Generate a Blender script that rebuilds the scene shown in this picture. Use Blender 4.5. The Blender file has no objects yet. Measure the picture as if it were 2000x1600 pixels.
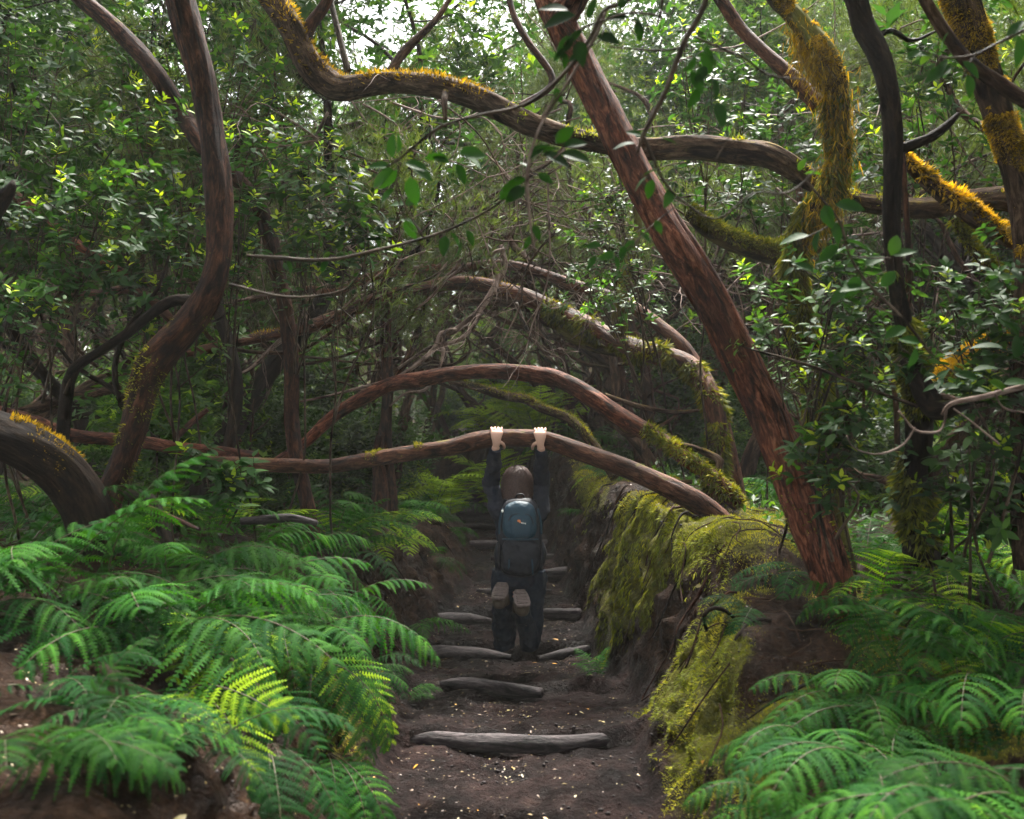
import bpy, math, random
import numpy as np
from mathutils import Vector, Matrix
R = math.radians
F_PX, CX, CY, CAMZ = 1944.0, 1000.0, 800.0, 1.7
scene = bpy.context.scene
C = scene.collection
# ------------------------------------------------------------------ camera
cd = bpy.data.cameras.new('camera'); cam = bpy.data.objects.new('camera', cd); C.objects.link(cam)
cam.location = (0, 0, CAMZ); cam.rotation_euler = (R(90), 0, 0)
cd.sensor_width = 36; cd.lens = 36*F_PX/2000; cd.clip_start = 0.05; cd.clip_end = 500
cd.dof.use_dof = True; cd.dof.focus_distance = 6.8; cd.dof.aperture_fstop = 2.4
scene.camera = cam
# ------------------------------------------------------------------ sky and sun
w = bpy.data.worlds.new('World'); scene.world = w; w.use_nodes = True
nt = w.node_tree; nt.nodes.clear()
sky = nt.nodes.new('ShaderNodeTexSky'); sky.sky_type = 'NISHITA'; sky.sun_disc = False
SUN_EL, SUN_AZ = R(58), R(12)      # sun stands beyond the arches, a little to the right
sky.sun_elevation = SUN_EL; sky.sun_rotation = SUN_AZ
sky.air_density = 1.0; sky.dust_density = 4.0; sky.ozone_density = 1.0
bg = nt.nodes.new('ShaderNodeBackground'); bg.inputs[1].default_value = 0.15
wo = nt.nodes.new('ShaderNodeOutputWorld')
hv = nt.nodes.new('ShaderNodeHueSaturation'); hv.inputs['Saturation'].default_value = .2      # thin cloud whitens the blue
nt.links.new(sky.outputs[0], hv.inputs['Color']); nt.links.new(hv.outputs[0], bg.inputs[0]); nt.links.new(bg.outputs[0], wo.inputs[0])
sl = bpy.data.lights.new('sun', 'SUN'); so = bpy.data.objects.new('sun', sl); C.objects.link(so)
sl.energy = 4.5; sl.angle = R(12); sl.color = (1, .96, .88)
sd = Vector((math.sin(SUN_AZ)*math.cos(SUN_EL), math.cos(SUN_AZ)*math.cos(SUN_EL), math.sin(SUN_EL)))
so.rotation_euler = sd.to_track_quat('Z', 'Y').to_euler(); so.location = (0, 0, 12)
vs = scene.view_settings; vs.view_transform = 'Standard'; vs.look = 'None'; vs.exposure = 2.5; vs.gamma = 1
vs.use_curve_mapping = False
cy = scene.cycles
cy.max_bounces = 7; cy.diffuse_bounces = 4; cy.glossy_bounces = 2; cy.transmission_bounces = 4
cy.volume_bounces = 1; cy.transparent_max_bounces = 4; cy.caustics_reflective = False; cy.caustics_refractive = False
cy.use_denoising = True; cy.sample_clamp_indirect = 4; cy.volume_step_rate = 5; cy.volume_max_steps = 64
cy.use_adaptive_sampling = True; cy.adaptive_threshold = 0.02

USE_HAZE = True
rs = np.random.RandomState(7)
# ------------------------------------------------------------------ maths helpers
def hsh(ix, iy, iz):
    h = (ix.astype(np.int64)*374761393 + iy.astype(np.int64)*668265263 + iz.astype(np.int64)*2147483647) & 0xffffffff
    h = ((h ^ (h >> 13))*1274126177) & 0xffffffff
    h = ((h ^ (h >> 16))*2246822519) & 0xffffffff
    return ((h ^ (h >> 15)) & 0xffff)/65535.0
def vn(p):
    p = np.asarray(p, float); i = np.floor(p); f = p-i; f = f*f*(3-2*f); i = i.astype(int)
    r = 0
    for a in (0, 1):
        for b in (0, 1):
            for c in (0, 1):
                wgt = (f[..., 0] if a else 1-f[..., 0])*(f[..., 1] if b else 1-f[..., 1])*(f[..., 2] if c else 1-f[..., 2])
                r = r+wgt*hsh(i[..., 0]+a, i[..., 1]+b, i[..., 2]+c)
    return r*2-1
def fbm(p, o=4):
    p = np.asarray(p, float); r = 0; a = 1; t = 0
    for k in range(o):
        r = r+a*vn(p*(2**k)+k*17.3); t += a; a *= .5
    return r/t
def st(*a): return np.stack(np.broadcast_arrays(*[np.asarray(q, float) for q in a]), -1)
def P(px, py, d): return np.array([(px-CX)*d/F_PX, d, CAMZ+(CY-py)*d/F_PX])
def nrm(v): v = np.asarray(v, float); return v/np.maximum(np.linalg.norm(v, axis=-1, keepdims=True), 1e-9)
def sm(x): x = np.clip(x, 0, 1); return x*x*(3-2*x)
# ------------------------------------------------------------------ mesh builder
class MB:
    def __init__(s): s.V = []; s.T = []; s.Q = []; s.N = []; s.B = []; s.n = 0
    def add(s, V, T=None, Q=None, tint=None, bk=None):
        V = np.asarray(V, float).reshape(-1, 3); k = len(V)
        s.V.append(V)
        if T is not None and len(T): s.T.append(np.asarray(T, int).reshape(-1, 3)+s.n)
        if Q is not None and len(Q): s.Q.append(np.asarray(Q, int).reshape(-1, 4)+s.n)
        s.N.append(np.zeros(k) if tint is None else np.broadcast_to(np.asarray(tint, float), (k,)))
        s.B.append(V if bk is None else np.asarray(bk, float).reshape(-1, 3)); s.n += k
        return s
    def arrays(s):
        V = np.concatenate(s.V); T = np.concatenate(s.T) if s.T else np.zeros((0, 3), int)
        Q = np.concatenate(s.Q) if s.Q else np.zeros((0, 4), int)
        return V, T, Q, np.concatenate(s.N), np.concatenate(s.B)
    def mesh(s, name, mat, origin=(0, 0, 0), smooth=True):
        V, T, Q, N, B = s.arrays(); V = V-np.asarray(origin, float)
        me = bpy.data.meshes.new(name); me.vertices.add(len(V)); me.vertices.foreach_set('co', V.astype(np.float32).ravel())
        li = np.concatenate([T.ravel(), Q.ravel()]).astype(np.int32)
        me.loops.add(len(li)); me.loops.foreach_set('vertex_index', li)
        ls = np.concatenate([np.arange(len(T))*3, len(T)*3+np.arange(len(Q))*4]).astype(np.int32)
        me.polygons.add(len(ls)); me.polygons.foreach_set('loop_start', ls)
        if smooth: me.polygons.foreach_set('use_smooth', np.ones(len(ls), bool))
        me.update(calc_edges=True)
        a = me.attributes.new('tint', 'FLOAT', 'POINT'); a.data.foreach_set('value', N.astype(np.float32))
        a = me.attributes.new('bk', 'FLOAT_VECTOR', 'POINT'); a.data.foreach_set('vector', B.astype(np.float32).ravel())
        me.materials.append(mat); me.validate()
        return me
    def build(s, name, mat, parent=None, origin=None, smooth=True):
        if origin is None: origin = tuple(parent['org']) if parent is not None and 'org' in parent else (0, 0, 0)
        o = bpy.data.objects.new(name, s.mesh(name, mat, origin, smooth)); C.objects.link(o)
        if parent is not None: o.parent = parent
        else: o.location = origin
        return o
def tag(o, label=None, cat=None, group=None, kind=None):
    if label: o['label'] = label
    if cat: o['category'] = cat
    if group: o['group'] = group
    if kind: o['kind'] = kind
    return o
def thing(name, label, cat, loc, group=None):
    o = bpy.data.objects.new(name, None); o.empty_display_size = .1; C.objects.link(o)
    o.location = loc; o['org'] = [float(q) for q in loc]
    return tag(o, label, cat, group)
def dup(root, loc, rotz=0, scale=1, label=None, group=None, tilt=(0, 0), name=None):
    r = root.copy(); C.objects.link(r); r.location = loc; r.rotation_euler = (tilt[0], tilt[1], rotz)
    r.scale = (scale,)*3 if np.isscalar(scale) else scale
    if label: r['label'] = label
    if group: r['group'] = group
    if name: r.name = name
    for ch in list(root.children):
        c = ch.copy(); C.objects.link(c); c.parent = r
        for g in ch.children:
            d = g.copy(); C.objects.link(d); d.parent = c
    return r
# ------------------------------------------------------------------ tubes
def catmull(pts, n):
    pts = np.asarray(pts, float); m = len(pts)
    if m == 2: return pts[0]+(pts[1]-pts[0])*np.linspace(0, 1, n)[:, None]
    e = np.vstack([2*pts[0]-pts[1], pts, 2*pts[-1]-pts[-2]])
    t = np.linspace(0, m-1-1e-6, n); i = t.astype(int); f = (t-i)[:, None]
    a, b, c, d = e[i], e[i+1], e[i+2], e[i+3]
    return .5*((2*b)+(c-a)*f+(2*a-5*b+4*c-d)*f*f+(3*b-a-3*c+d)*f**3)
def curve(pts, rad, step):
    pts = np.asarray(pts, float); rad = np.asarray(rad, float)
    X = catmull(np.c_[pts, rad], max(4*len(pts), 16))
    s = np.r_[0, np.cumsum(np.linalg.norm(np.diff(X[:, :3], axis=0), axis=1))]
    n = max(3, int(s[-1]/step)+1); q = np.linspace(0, s[-1], n)
    return np.stack([np.interp(q, s, X[:, k]) for k in range(3)], 1), np.maximum(np.interp(q, s, X[:, 3]), 1e-4), q
def frames(c):
    t = nrm(np.gradient(c, axis=0)); n = len(c); u = np.zeros_like(c)
    a = np.cross(t[0], [0, 0, 1.]);
    if np.linalg.norm(a) < .1: a = np.cross(t[0], [1., 0, 0])
    u[0] = nrm(a)
    for i in range(1, n):
        v = u[i-1]-t[i]*np.dot(u[i-1], t[i]); u[i] = v/max(np.linalg.norm(v), 1e-9)
    return t, u, np.cross(t, u)
def tube(mb, pts, rad, seg=10, step=.08, lump=.12, ridge=0., wob=0., seed=0, tint=0., twist=0., squash=1., kr=2.2, cap=True):
    c, r, s = curve(pts, rad, step)
    if wob: c = c+wob*st(fbm(st(s*1.3, seed, 1), 2), fbm(st(s*1.3, seed, 9), 2), fbm(st(s*1.3, seed, 5), 2))
    t, u, v = frames(c); n = len(c)
    th = np.linspace(0, 2*np.pi, seg, endpoint=False)[None, :]+(twist*s)[:, None]
    co, si = np.cos(th), np.sin(th)
    S = np.broadcast_to(s[:, None], co.shape)
    t2 = th-(twist*s)[:, None]; c2, s2 = np.cos(t2), np.sin(t2)
    r2 = np.broadcast_to(r[:, None], co.shape)
    f = 1+lump*fbm(st(c2*1.1+seed*3.1, s2*1.1, S*2.2/np.maximum(r.mean()*14, .3)), 3)
    if ridge:
        k = kr
        g = 1-np.abs(fbm(st(c2*k+seed, s2*k, S*2.0), 3))*2.2
        g2 = fbm(st(c2*k*3+seed, s2*k*3, S*9), 2)
        f = f+ridge*(g-.4)+ridge*.3*g2
    rr = r2*f
    V = c[:, None, :]+rr[..., None]*(co[..., None]*u[:, None, :]*squash+si[..., None]*v[:, None, :])
    bk = st(c2*r2, s2*r2, S+seed)
    i = np.arange(n-1)[:, None]*seg; j = np.arange(seg)[None, :]; j2 = (j+1) % seg
    Q = np.stack([i+j, i+j2, i+seg+j2, i+seg+j], -1).reshape(-1, 4)
    VV = np.vstack([V.reshape(-1, 3), c[0], c[-1]]); BB = np.vstack([bk.reshape(-1, 3), [0, 0, seed], [0, 0, s[-1]+seed]])
    T = []
    if cap:
        a = np.arange(seg); b = (a+1) % seg; m = n*seg; T = np.vstack([np.stack([a*0+m, b, a], 1), np.stack([a*0+m+1, (n-1)*seg+a, (n-1)*seg+b], 1)])
    mb.add(VV, T, Q, tint, BB)
    return c, r, s, t, u, v
# ------------------------------------------------------------------ leaf templates (unit length along +X, normal +Z)
def leaf_tpl(n=3, wd=.4, fold=.10, droop=.15):
    ts = np.linspace(0, 1, n+2)[1:-1]; V = [[0, 0, 0]]
    for t in ts:
        hw = wd/2*math.sin(math.pi*t**.85)**.8; z = -droop*t*t
        V += [[t, hw, z+fold*hw*2], [t, 0, z], [t, -hw, z+fold*hw*2]]
    V.append([1, 0, -droop]); T = [[0, 2, 1], [0, 3, 2]]; Q = []
    for k in range(n-1):
        b = 1+3*k; Q += [[b, b+1, b+4, b+3], [b+1, b+2, b+5, b+4]]
    b = 1+3*(n-1); e = len(V)-1; T += [[b, b+1, e], [b+1, b+2, e]]
    return np.array(V, float), np.array(T), np.array(Q).reshape(-1, 4)
LEAF = leaf_tpl(4, .42); LEAF2 = leaf_tpl(2, .42)
BROAD = leaf_tpl(4, .52, .14, .22)
LEAFS = (np.array([[0, 0, 0], [.45, .2, .04], [1, 0, -.1], [.45, -.2, .04]], float), np.array([[0, 2, 1], [0, 3, 2]]), np.zeros((0, 4), int))
BLADE = (np.array([[0, -.06, 0], [0, .06, 0], [.55, .05, -.03], [1, 0, -.15], [.55, -.05, -.03]], float), np.array([[2, 3, 4]]), np.array([[0, 1, 2, 4]]))
def orient(d, up):
    x = nrm(d); y = nrm(np.cross(up, x)); z = np.cross(x, y)
    return np.stack([x, y, z], -1)
def scatter(mb, tpl, pos, dirs, ups, size, tint):
    V, T, Q = tpl; k = len(V); n = len(pos)
    if n == 0: return
    M = orient(dirs, ups); size = np.broadcast_to(size, (n,))
    W = np.einsum('nij,kj->nki', M, V)*size[:, None, None]+np.asarray(pos)[:, None, :]
    off = (np.arange(n)*k)[:, None, None]
    mb.add(W.reshape(-1, 3), (T[None]+off).reshape(-1, 3), (Q[None]+off).reshape(-1, 4) if len(Q) else None,
           np.repeat(np.broadcast_to(tint, (n,)), k))
def rv(n): return nrm(rs.normal(size=(n, 3)))
# ------------------------------------------------------------------ materials
def newmat(name):
    m = bpy.data.materials.new(name); m.use_nodes = True; n = m.node_tree; n.nodes.clear(); return m, n
def N(n, t, **k):
    o = n.nodes.new(t)
    for a, b in k.items(): setattr(o, a, b)
    return o
def ramp(n, stops, src):
    r = N(n, 'ShaderNodeValToRGB'); e = r.color_ramp.elements
    while len(e) < len(stops): e.new(.5)
    for q, (p, c) in zip(e, stops): q.position = p; q.color = (*c, 1)
    n.links.new(src, r.inputs[0]); return r.outputs[0]
def noise(n, vec, sc, det=4, rough=.6, dist=0.):
    o = N(n, 'ShaderNodeTexNoise'); o.inputs['Scale'].default_value = sc; o.inputs['Detail'].default_value = det
    o.inputs['Roughness'].default_value = rough; o.inputs['Distortion'].default_value = dist
    if vec is not None: n.links.new(vec, o.inputs['Vector'])
    return o.outputs['Fac']
def mapr(n, vec, scale):
    m = N(n, 'ShaderNodeMapping'); m.inputs['Scale'].default_value = scale; n.links.new(vec, m.inputs[0]); return m.outputs[0]
def mixc(n, f, a, b, mode='MIX'):
    m = N(n, 'ShaderNodeMix', data_type='RGBA', blend_type=mode)
    for s, v in ((m.inputs[0], f), (m.inputs[6], a), (m.inputs[7], b)):
        if isinstance(v, (int, float)): s.default_value = v
        elif isinstance(v, tuple): s.default_value = (*v, 1)
        else: n.links.new(v, s)
    return m.outputs[2]
def bump(n, h, st_, d=.01):
    b = N(n, 'ShaderNodeBump'); b.inputs['Strength'].default_value = st_; b.inputs['Distance'].default_value = d
    n.links.new(h, b.inputs['Height']); return b.outputs[0]
def foliage(name, stops, rough=.38, trans=.45, spec=.5, tcol=(1.25, 1.35, .5)):
    m, n = newmat(name); at = N(n, 'ShaderNodeAttribute', attribute_name='tint')
    col = ramp(n, stops, at.outputs['Fac'])
    oi = N(n, 'ShaderNodeObjectInfo')
    hs = N(n, 'ShaderNodeHueSaturation'); mr = N(n, 'ShaderNodeMapRange'); mr.inputs[3].default_value = .6; mr.inputs[4].default_value = 1.3
    n.links.new(oi.outputs['Random'], mr.inputs[0]); n.links.new(mr.outputs[0], hs.inputs['Value']); n.links.new(col, hs.inputs['Color'])
    col = hs.outputs[0]
    b = N(n, 'ShaderNodeBsdfPrincipled'); b.inputs['Roughness'].default_value = rough
    b.inputs['Specular IOR Level'].default_value = spec
    n.links.new(col, b.inputs['Base Color'])
    t = N(n, 'ShaderNodeBsdfTranslucent'); n.links.new(mixc(n, 1., col, tcol, 'MULTIPLY'), t.inputs[0])
    x = N(n, 'ShaderNodeMixShader'); x.inputs[0].default_value = trans
    n.links.new(b.outputs[0], x.inputs[1]); n.links.new(t.outputs[0], x.inputs[2])
    o = N(n, 'ShaderNodeOutputMaterial'); n.links.new(x.outputs[0], o.inputs[0]); return m
def bark(name, c0, c1, c2, moss=None, mossth=.62, sc=1., rough=.8, bst=1., spec=.05):
    m, n = newmat(name); at = N(n, 'ShaderNodeAttribute', attribute_name='bk'); v = at.outputs['Vector']
    a = noise(n, mapr(n, v, (42*sc, 42*sc, 10*sc)), 1, 7, .7, 1.)
    b_ = noise(n, mapr(n, v, (5*sc, 5*sc, 2.2*sc)), 1, 4, .6)
    f = noise(n, mapr(n, v, (120*sc, 120*sc, 30*sc)), 1, 3, .6)
    col = ramp(n, [(.36, c0), (.5, c1), (.68, c2)], a)
    fs = noise(n, mapr(n, v, (17*sc, 17*sc, 4*sc)), 1, 6, .65, 1.2)
    col = mixc(n, 1., col, ramp(n, [(.40, (.22, .2, .2)), (.48, (1, 1, 1))], fs), 'MULTIPLY')
    col = mixc(n, ramp(n, [(.35, (.55, .5, .5)), (.65, (1.25, 1.2, 1.2))], b_), col, col) if False else mixc(n, 1., col, ramp(n, [(.3, (.38, .36, .36)), (.7, (1.3, 1.25, 1.2))], b_), 'MULTIPLY')
    bs = N(n, 'ShaderNodeBsdfPrincipled'); bs.inputs['Roughness'].default_value = rough; bs.inputs['Specular IOR Level'].default_value = spec
    if moss:
        g = N(n, 'ShaderNodeNewGeometry'); sx = N(n, 'ShaderNodeSeparateXYZ'); n.links.new(g.outputs['Normal'], sx.inputs[0])
        q = noise(n, mapr(n, v, (9, 9, 5)), 1, 5, .7)
        ma = N(n, 'ShaderNodeMath', operation='MULTIPLY_ADD'); ma.inputs[1].default_value = .22; n.links.new(sx.outputs[2], ma.inputs[0]); n.links.new(q, ma.inputs[2])
        mk = ramp(n, [(mossth, (0, 0, 0)), (min(mossth+.1, 1), (1, 1, 1))], ma.outputs[0])
        mc = ramp(n, [(.3, tuple(.45*x for x in moss)), (.7, moss)], f)
        col = mixc(n, mk, col, mc)
    n.links.new(col, bs.inputs['Base Color'])
    mx = N(n, 'ShaderNodeMath', operation='MULTIPLY_ADD'); mx.inputs[1].default_value = .25; n.links.new(f, mx.inputs[0]); n.links.new(a, mx.inputs[2])
    m2 = N(n, 'ShaderNodeMath', operation='ADD'); n.links.new(mx.outputs[0], m2.inputs[0]); n.links.new(fs, m2.inputs[1]); mx = m2
    n.links.new(bump(n, mx.outputs[0], bst, .012), bs.inputs['Normal'])
    o = N(n, 'ShaderNodeOutputMaterial'); n.links.new(bs.outputs[0], o.inputs[0]); return m
def plain(name, col, rough=.8, spec=.3, var=.25, sc=30, bst=.2, metal=0):
    m, n = newmat(name); tc = N(n, 'ShaderNodeTexCoord'); f = noise(n, tc.outputs['Object'], sc, 5, .6)
    c = ramp(n, [(.3, tuple(x*(1-var) for x in col)), (.7, tuple(min(1, x*(1+var)) for x in col))], f)
    b = N(n, 'ShaderNodeBsdfPrincipled'); b.inputs['Roughness'].default_value = rough; b.inputs['Specular IOR Level'].default_value = spec
    b.inputs['Metallic'].default_value = metal
    n.links.new(c, b.inputs['Base Color']); n.links.new(bump(n, f, bst, .005), b.inputs['Normal'])
    o = N(n, 'ShaderNodeOutputMaterial'); n.links.new(b.outputs[0], o.inputs[0]); return m
MT = {}
MT['red'] = bark('red_bark', (.014, .005, .003), (.090, .028, .015), (.26, .11, .065), moss=(.10, .09, .012), mossth=.80, rough=.72, spec=.1)
MT['brown'] = bark('brown_bark', (.007, .003, .002), (.032, .012, .006), (.12, .05, .026), moss=(.16, .12, .015), mossth=.74, rough=.72, spec=.1)
MT['smooth'] = bark('smooth_bark', (.020, .008, .005), (.085, .033, .018), (.21, .10, .058), moss=(.17, .13, .015), mossth=.76, rough=.65, spec=.14)
MT['dark'] = bark('dark_bark', (.005, .0035, .003), (.014, .009, .006), (.04, .026, .018), moss=(.04, .04, .008), mossth=.78, spec=.08)
MT['mossy'] = bark('mossy_bark', (.016, .010, .007), (.065, .040, .026), (.19, .13, .09), moss=(.16, .11, .015), mossth=.68)
MT['greenmoss'] = bark('moss_covered_bark', (.02, .015, .006), (.06, .045, .014), (.11, .09, .03), moss=(.11, .105, .018), mossth=.45)
MT['grey'] = bark('grey_twig_bark', (.08, .055, .045), (.21, .15, .125), (.36, .29, .25), rough=.7)
MT['twig'] = bark('twig_bark', (.02, .014, .010), (.06, .045, .03), (.15, .11, .08), rough=.55)
MT['far'] = bark('far_bark', (.018, .010, .007), (.06, .034, .022), (.15, .095, .065), moss=(.08, .08, .02), mossth=.7)
MT['log'] = bark('wet_log_bark', (.012, .009, .009), (.038, .029, .031), (.09, .073, .076), rough=.72, spec=.25, bst=.6)
MT['laurel'] = foliage('laurel_leaf', [(0, (.010, .028, .010)), (.45, (.026, .070, .018)), (.75, (.07, .15, .02)), (.9, (.22, .36, .02)), (1, (.42, .5, .03))], .5, .38, .07)
MT['small'] = foliage('small_leaf', [(0, (.014, .036, .010)), (.5, (.038, .09, .018)), (.85, (.12, .2, .02)), (1, (.3, .42, .03))], .5, .42, .2)
MT['heather'] = foliage('heather_needles', [(0, (.03, .04, .014)), (.5, (.075, .105, .028)), (1, (.18, .22, .05))], .6, .4, .3)
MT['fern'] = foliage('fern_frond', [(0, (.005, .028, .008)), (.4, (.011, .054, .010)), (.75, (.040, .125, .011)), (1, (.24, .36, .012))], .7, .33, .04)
MT['foreleaf'] = foliage('near_leaf', [(0, (.005, .018, .004)), (.5, (.018, .06, .008)), (.8, (.12, .24, .02)), (1, (.3, .4, .02))], .55, .25, .05)
MT['fernstem'] = plain('fern_stem', (.045, .035, .012), .6)
MT['moss'] = foliage('moss_tufts', [(0, (.035, .045, .006)), (.4, (.12, .14, .010)), (.75, (.20, .21, .012)), (1, (.40, .35, .02))], .75, .3, .2, (1.1, 1.1, .6))
MT['orange'] = foliage('orange_moss_tufts', [(0, (.05, .035, .006)), (.4, (.26, .17, .01)), (.75, (.58, .36, .012)), (1, (.75, .52, .02))], .75, .3, .2, (1.1, 1.0, .5))
MT['dead'] = foliage('dead_fern', [(0, (.02, .010, .006)), (1, (.075, .036, .02))], .7, .2, .2, (1, 1, 1))
MT['litter'] = foliage('fallen_leaf', [(0, (.07, .035, .02)), (.45, (.16, .09, .045)), (.8, (.30, .23, .09)), (.95, (.26, .21, .07)), (1, (.6, .28, .03))], .5, .1, .4, (1, 1, 1))
def soil(name, path):
    m, n = newmat(name); g = N(n, 'ShaderNodeNewGeometry'); pos = g.outputs['Position']
    a = noise(n, pos, 5, 8, .62); b_ = noise(n, pos, 42, 5, .7); c_ = noise(n, pos, 1.4, 4, .6)
    wl = N(n, 'ShaderNodeSeparateXYZ'); wa = N(n, 'ShaderNodeAttribute', attribute_name='bk'); n.links.new(wa.outputs['Vector'], wl.inputs[0])
    if True:
        col = ramp(n, [(.3, (.004, .0026, .0025)), (.5, (.017, .0105, .0100)), (.72, (.046, .030, .028))], a)
        col = mixc(n, 1., col, ramp(n, [(.35, (.6, .55, .52)), (.65, (1.3, 1.2, 1.15))], b_), 'MULTIPLY')
        wet = N(n, 'ShaderNodeMapRange'); wet.inputs[1].default_value = .42; wet.inputs[2].default_value = .58; wet.inputs[3].default_value = .38; wet.inputs[4].default_value = .85
        n.links.new(c_, wet.inputs[0]); pc = col
        dk = ramp(n, [(.42, (.25, .24, .25)), (.54, (1, 1, 1))], c_); pc = mixc(n, 1., pc, dk, 'MULTIPLY')
        col = ramp(n, [(.3, (.007, .004, .003)), (.5, (.026, .014, .009)), (.74, (.065, .038, .024))], a)
        col = mixc(n, 1., col, ramp(n, [(.35, (.45, .42, .38)), (.65, (1.35, 1.25, 1.1))], b_), 'MULTIPLY')
        at = N(n, 'ShaderNodeAttribute', attribute_name='tint')
        ad = N(n, 'ShaderNodeMath', operation='MULTIPLY_ADD'); n.links.new(b_, ad.inputs[0]); ad.inputs[1].default_value = .9; n.links.new(at.outputs['Fac'], ad.inputs[2])
        mk = ramp(n, [(.86, (0, 0, 0)), (1.0, (1, 1, 1))], ad.outputs[0])
        mc = ramp(n, [(.3, (.03, .032, .006)), (.7, (.13, .12, .014))], b_)
        col = mixc(n, mk, col, mc)
        wm = N(n, 'ShaderNodeMath', operation='MULTIPLY_ADD'); n.links.new(a, wm.inputs[0]); wm.inputs[1].default_value = .5; n.links.new(wl.outputs[0], wm.inputs[2])
        col = mixc(n, ramp(n, [(.30, (0, 0, 0)), (.55, (1, 1, 1))], wm.outputs[0]), pc, col)
    bs = N(n, 'ShaderNodeBsdfPrincipled'); n.links.new(col, bs.inputs['Base Color']); bs.inputs['Specular IOR Level'].default_value = .06
    if wet: n.links.new(wet.outputs[0], bs.inputs['Roughness'])
    else: bs.inputs['Roughness'].default_value = .85
    mx = N(n, 'ShaderNodeMath', operation='ADD'); n.links.new(a, mx.inputs[0]); n.links.new(b_, mx.inputs[1])
    n.links.new(bump(n, mx.outputs[0], 1., .06), bs.inputs['Normal'])
    o = N(n, 'ShaderNodeOutputMaterial'); n.links.new(bs.outputs[0], o.inputs[0]); return m
MT['clod'] = plain('clod', (.016, .011, .011), .8, .3, .4, 60, .3); MT['path'] = soil('path_soil', True); MT['soil'] = soil('bank_soil', False)

# ================================================================== GROUND
TB = np.array([ # y, floor, xLfoot, xLtop, zLtop, xRfoot, xRtop, zRtop
 [-15, .02, -.55, -1.1, .55, .65, 1.3, .50],
 [3.0, .02, -.55, -1.05, .55, .68, 1.32, .48],
 [4.1, .01, -.55, -1.05, .60, .66, 1.28, .55],
 [5.0, .03, -.52, -1.0, .68, .60, 1.12, .76],
 [6.0, .00, -.58, -1.2, .70, .62, 1.12, .95],
 [6.8, -.10, -.60, -1.28, .74, .62, 1.12, 1.02],
 [7.4, -.09, -.58, -1.2, .78, .62, 1.08, 1.04],
 [8.3, -.03, -.50, -1.02, .72, .50, .95, 1.06],
 [9.6, .08, -.38, -.85, .62, .42, .84, 1.08],
 [11., .18, -.36, -.80, .56, .32, .74, 1.10],
 [13., .28, -.70, -1.15, .62, .05, .5, 1.15],
 [14.6, .36, -1.7, -2.1, 1.0, -.6, -.1, 1.12],
 [16., .50, -3.6, -4.1, 1.10, -2.3, -1.7, 1.2],
 [20., .90, -8.0, -8.6, 1.3, -6.6, -6., 1.35],
 [30., 1.5, -20, -21, 1.6, -18.0, -17, 1.6],
 [90., 3.0, -70, -71, 3.0, -68.0, -67., 3.0]])
def H(x, y, wallout=False):
    x = np.asarray(x, float); y = np.asarray(y, float); x, y = np.broadcast_arrays(x, y)
    q = [np.interp(y, TB[:, 0], TB[:, k]) for k in range(1, 8)]
    fl, lf, lt, lz, rf, rt, rz = q
    e = .10*fbm(st(y*1.1, 3, 0), 3); e2 = .10*fbm(st(y*1.1, 13, 4), 3); k2 = .07*fbm(st(y*4, x*2, 7), 2)
    x0_ = x; w1 = sm((np.abs(x)-.35)/.4)
    x = x+w1*(.10*fbm(st(x*1.7, y*1.9, 51), 3)+.03*fbm(st(x*5, y*5, 52), 3))
    lf = lf+e*.6; lt = lt+e*1.3+k2; rf = rf+e2*.6; rt = rt+e2*1.3+k2
    lz = lz+.10*fbm(st(y*.9, 33, 4), 2); rz = rz+.10*fbm(st(y*.9, 43, 4), 2)
    a = sm((lf-x)/(lf-lt)); b = sm((x-rf)/(rt-rf))
    a = a**.85; b = b**.75
    out_l = np.clip(lt-x, 0, 60); out_r = np.clip(x-rt, 0, 60)
    near = np.exp(-((y-4.2)/2.2)**2)
    zl = lz-fl+.10*(1-np.exp(-out_l))+.22*near*np.clip(out_l, 0, 1.4)
    zr = rz-fl-.25*sm((out_r-.35)/1.2)*(1-.3*near)+.16*np.clip(out_r-1.5, 0, 3)*.5
    # mossy mounds on the right bank
    zr = zr+.16*np.exp(-((x-1.32)/.22)**2-((y-5.75)/.5)**2)+.05*np.exp(-((x-1.45)/.25)**2-((y-4.5)/.3)**2)
    z = fl+a*zl+b*zr
    z = z-.03*np.exp(-(x/.22)**2)*(a+b < .05)
    wall = np.clip(a+b, 0, 1)
    if wallout: return wall
    z = z+.10*fbm(st(x*1.3, y*1.3, 2), 3)*wall+.06*fbm(st(x*4, y*4, 8), 3)*(.35+wall)+.02*fbm(st(x*15, y*15, 3), 3)
    fl_ = np.clip(1-wall*2, 0, 1); z = z+fl_*(.022*fbm(st(x0_*9, y*9, 61), 3)+.030*(np.abs(fbm(st(x0_*4, y*4, 62), 3))-.25)-.02*fbm(st(x0_*2, y*2, 63), 2))
    # steps: earth is held back behind each log
    for ly, lh in ((5.03, .065), (6.06, .065), (7.38, .08), (8.33, .07), (9.62, .08), (11.03, .07), (13.03, .07)):
        dy = y-ly
        z = z+(lh*np.exp(-np.clip(dy, 0, 9)/.5)*(dy > 0)*sm(dy/.05)-lh*.5*np.exp(-np.clip(-dy, 0, 9)/.3)*(dy <= 0))*np.clip(1-(a+b)*2, 0, 1)
    z = z-.07*np.exp(-((x-.06)/.16)**2-((y-6.35)/.16)**2)
    return z
def gnormal(x, y, e=.03):
    return nrm(st(-(H(x+e, y)-H(x-e, y))/(2*e), -(H(x, y+e)-H(x, y-e))/(2*e), np.ones_like(np.asarray(x, float))))
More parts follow.
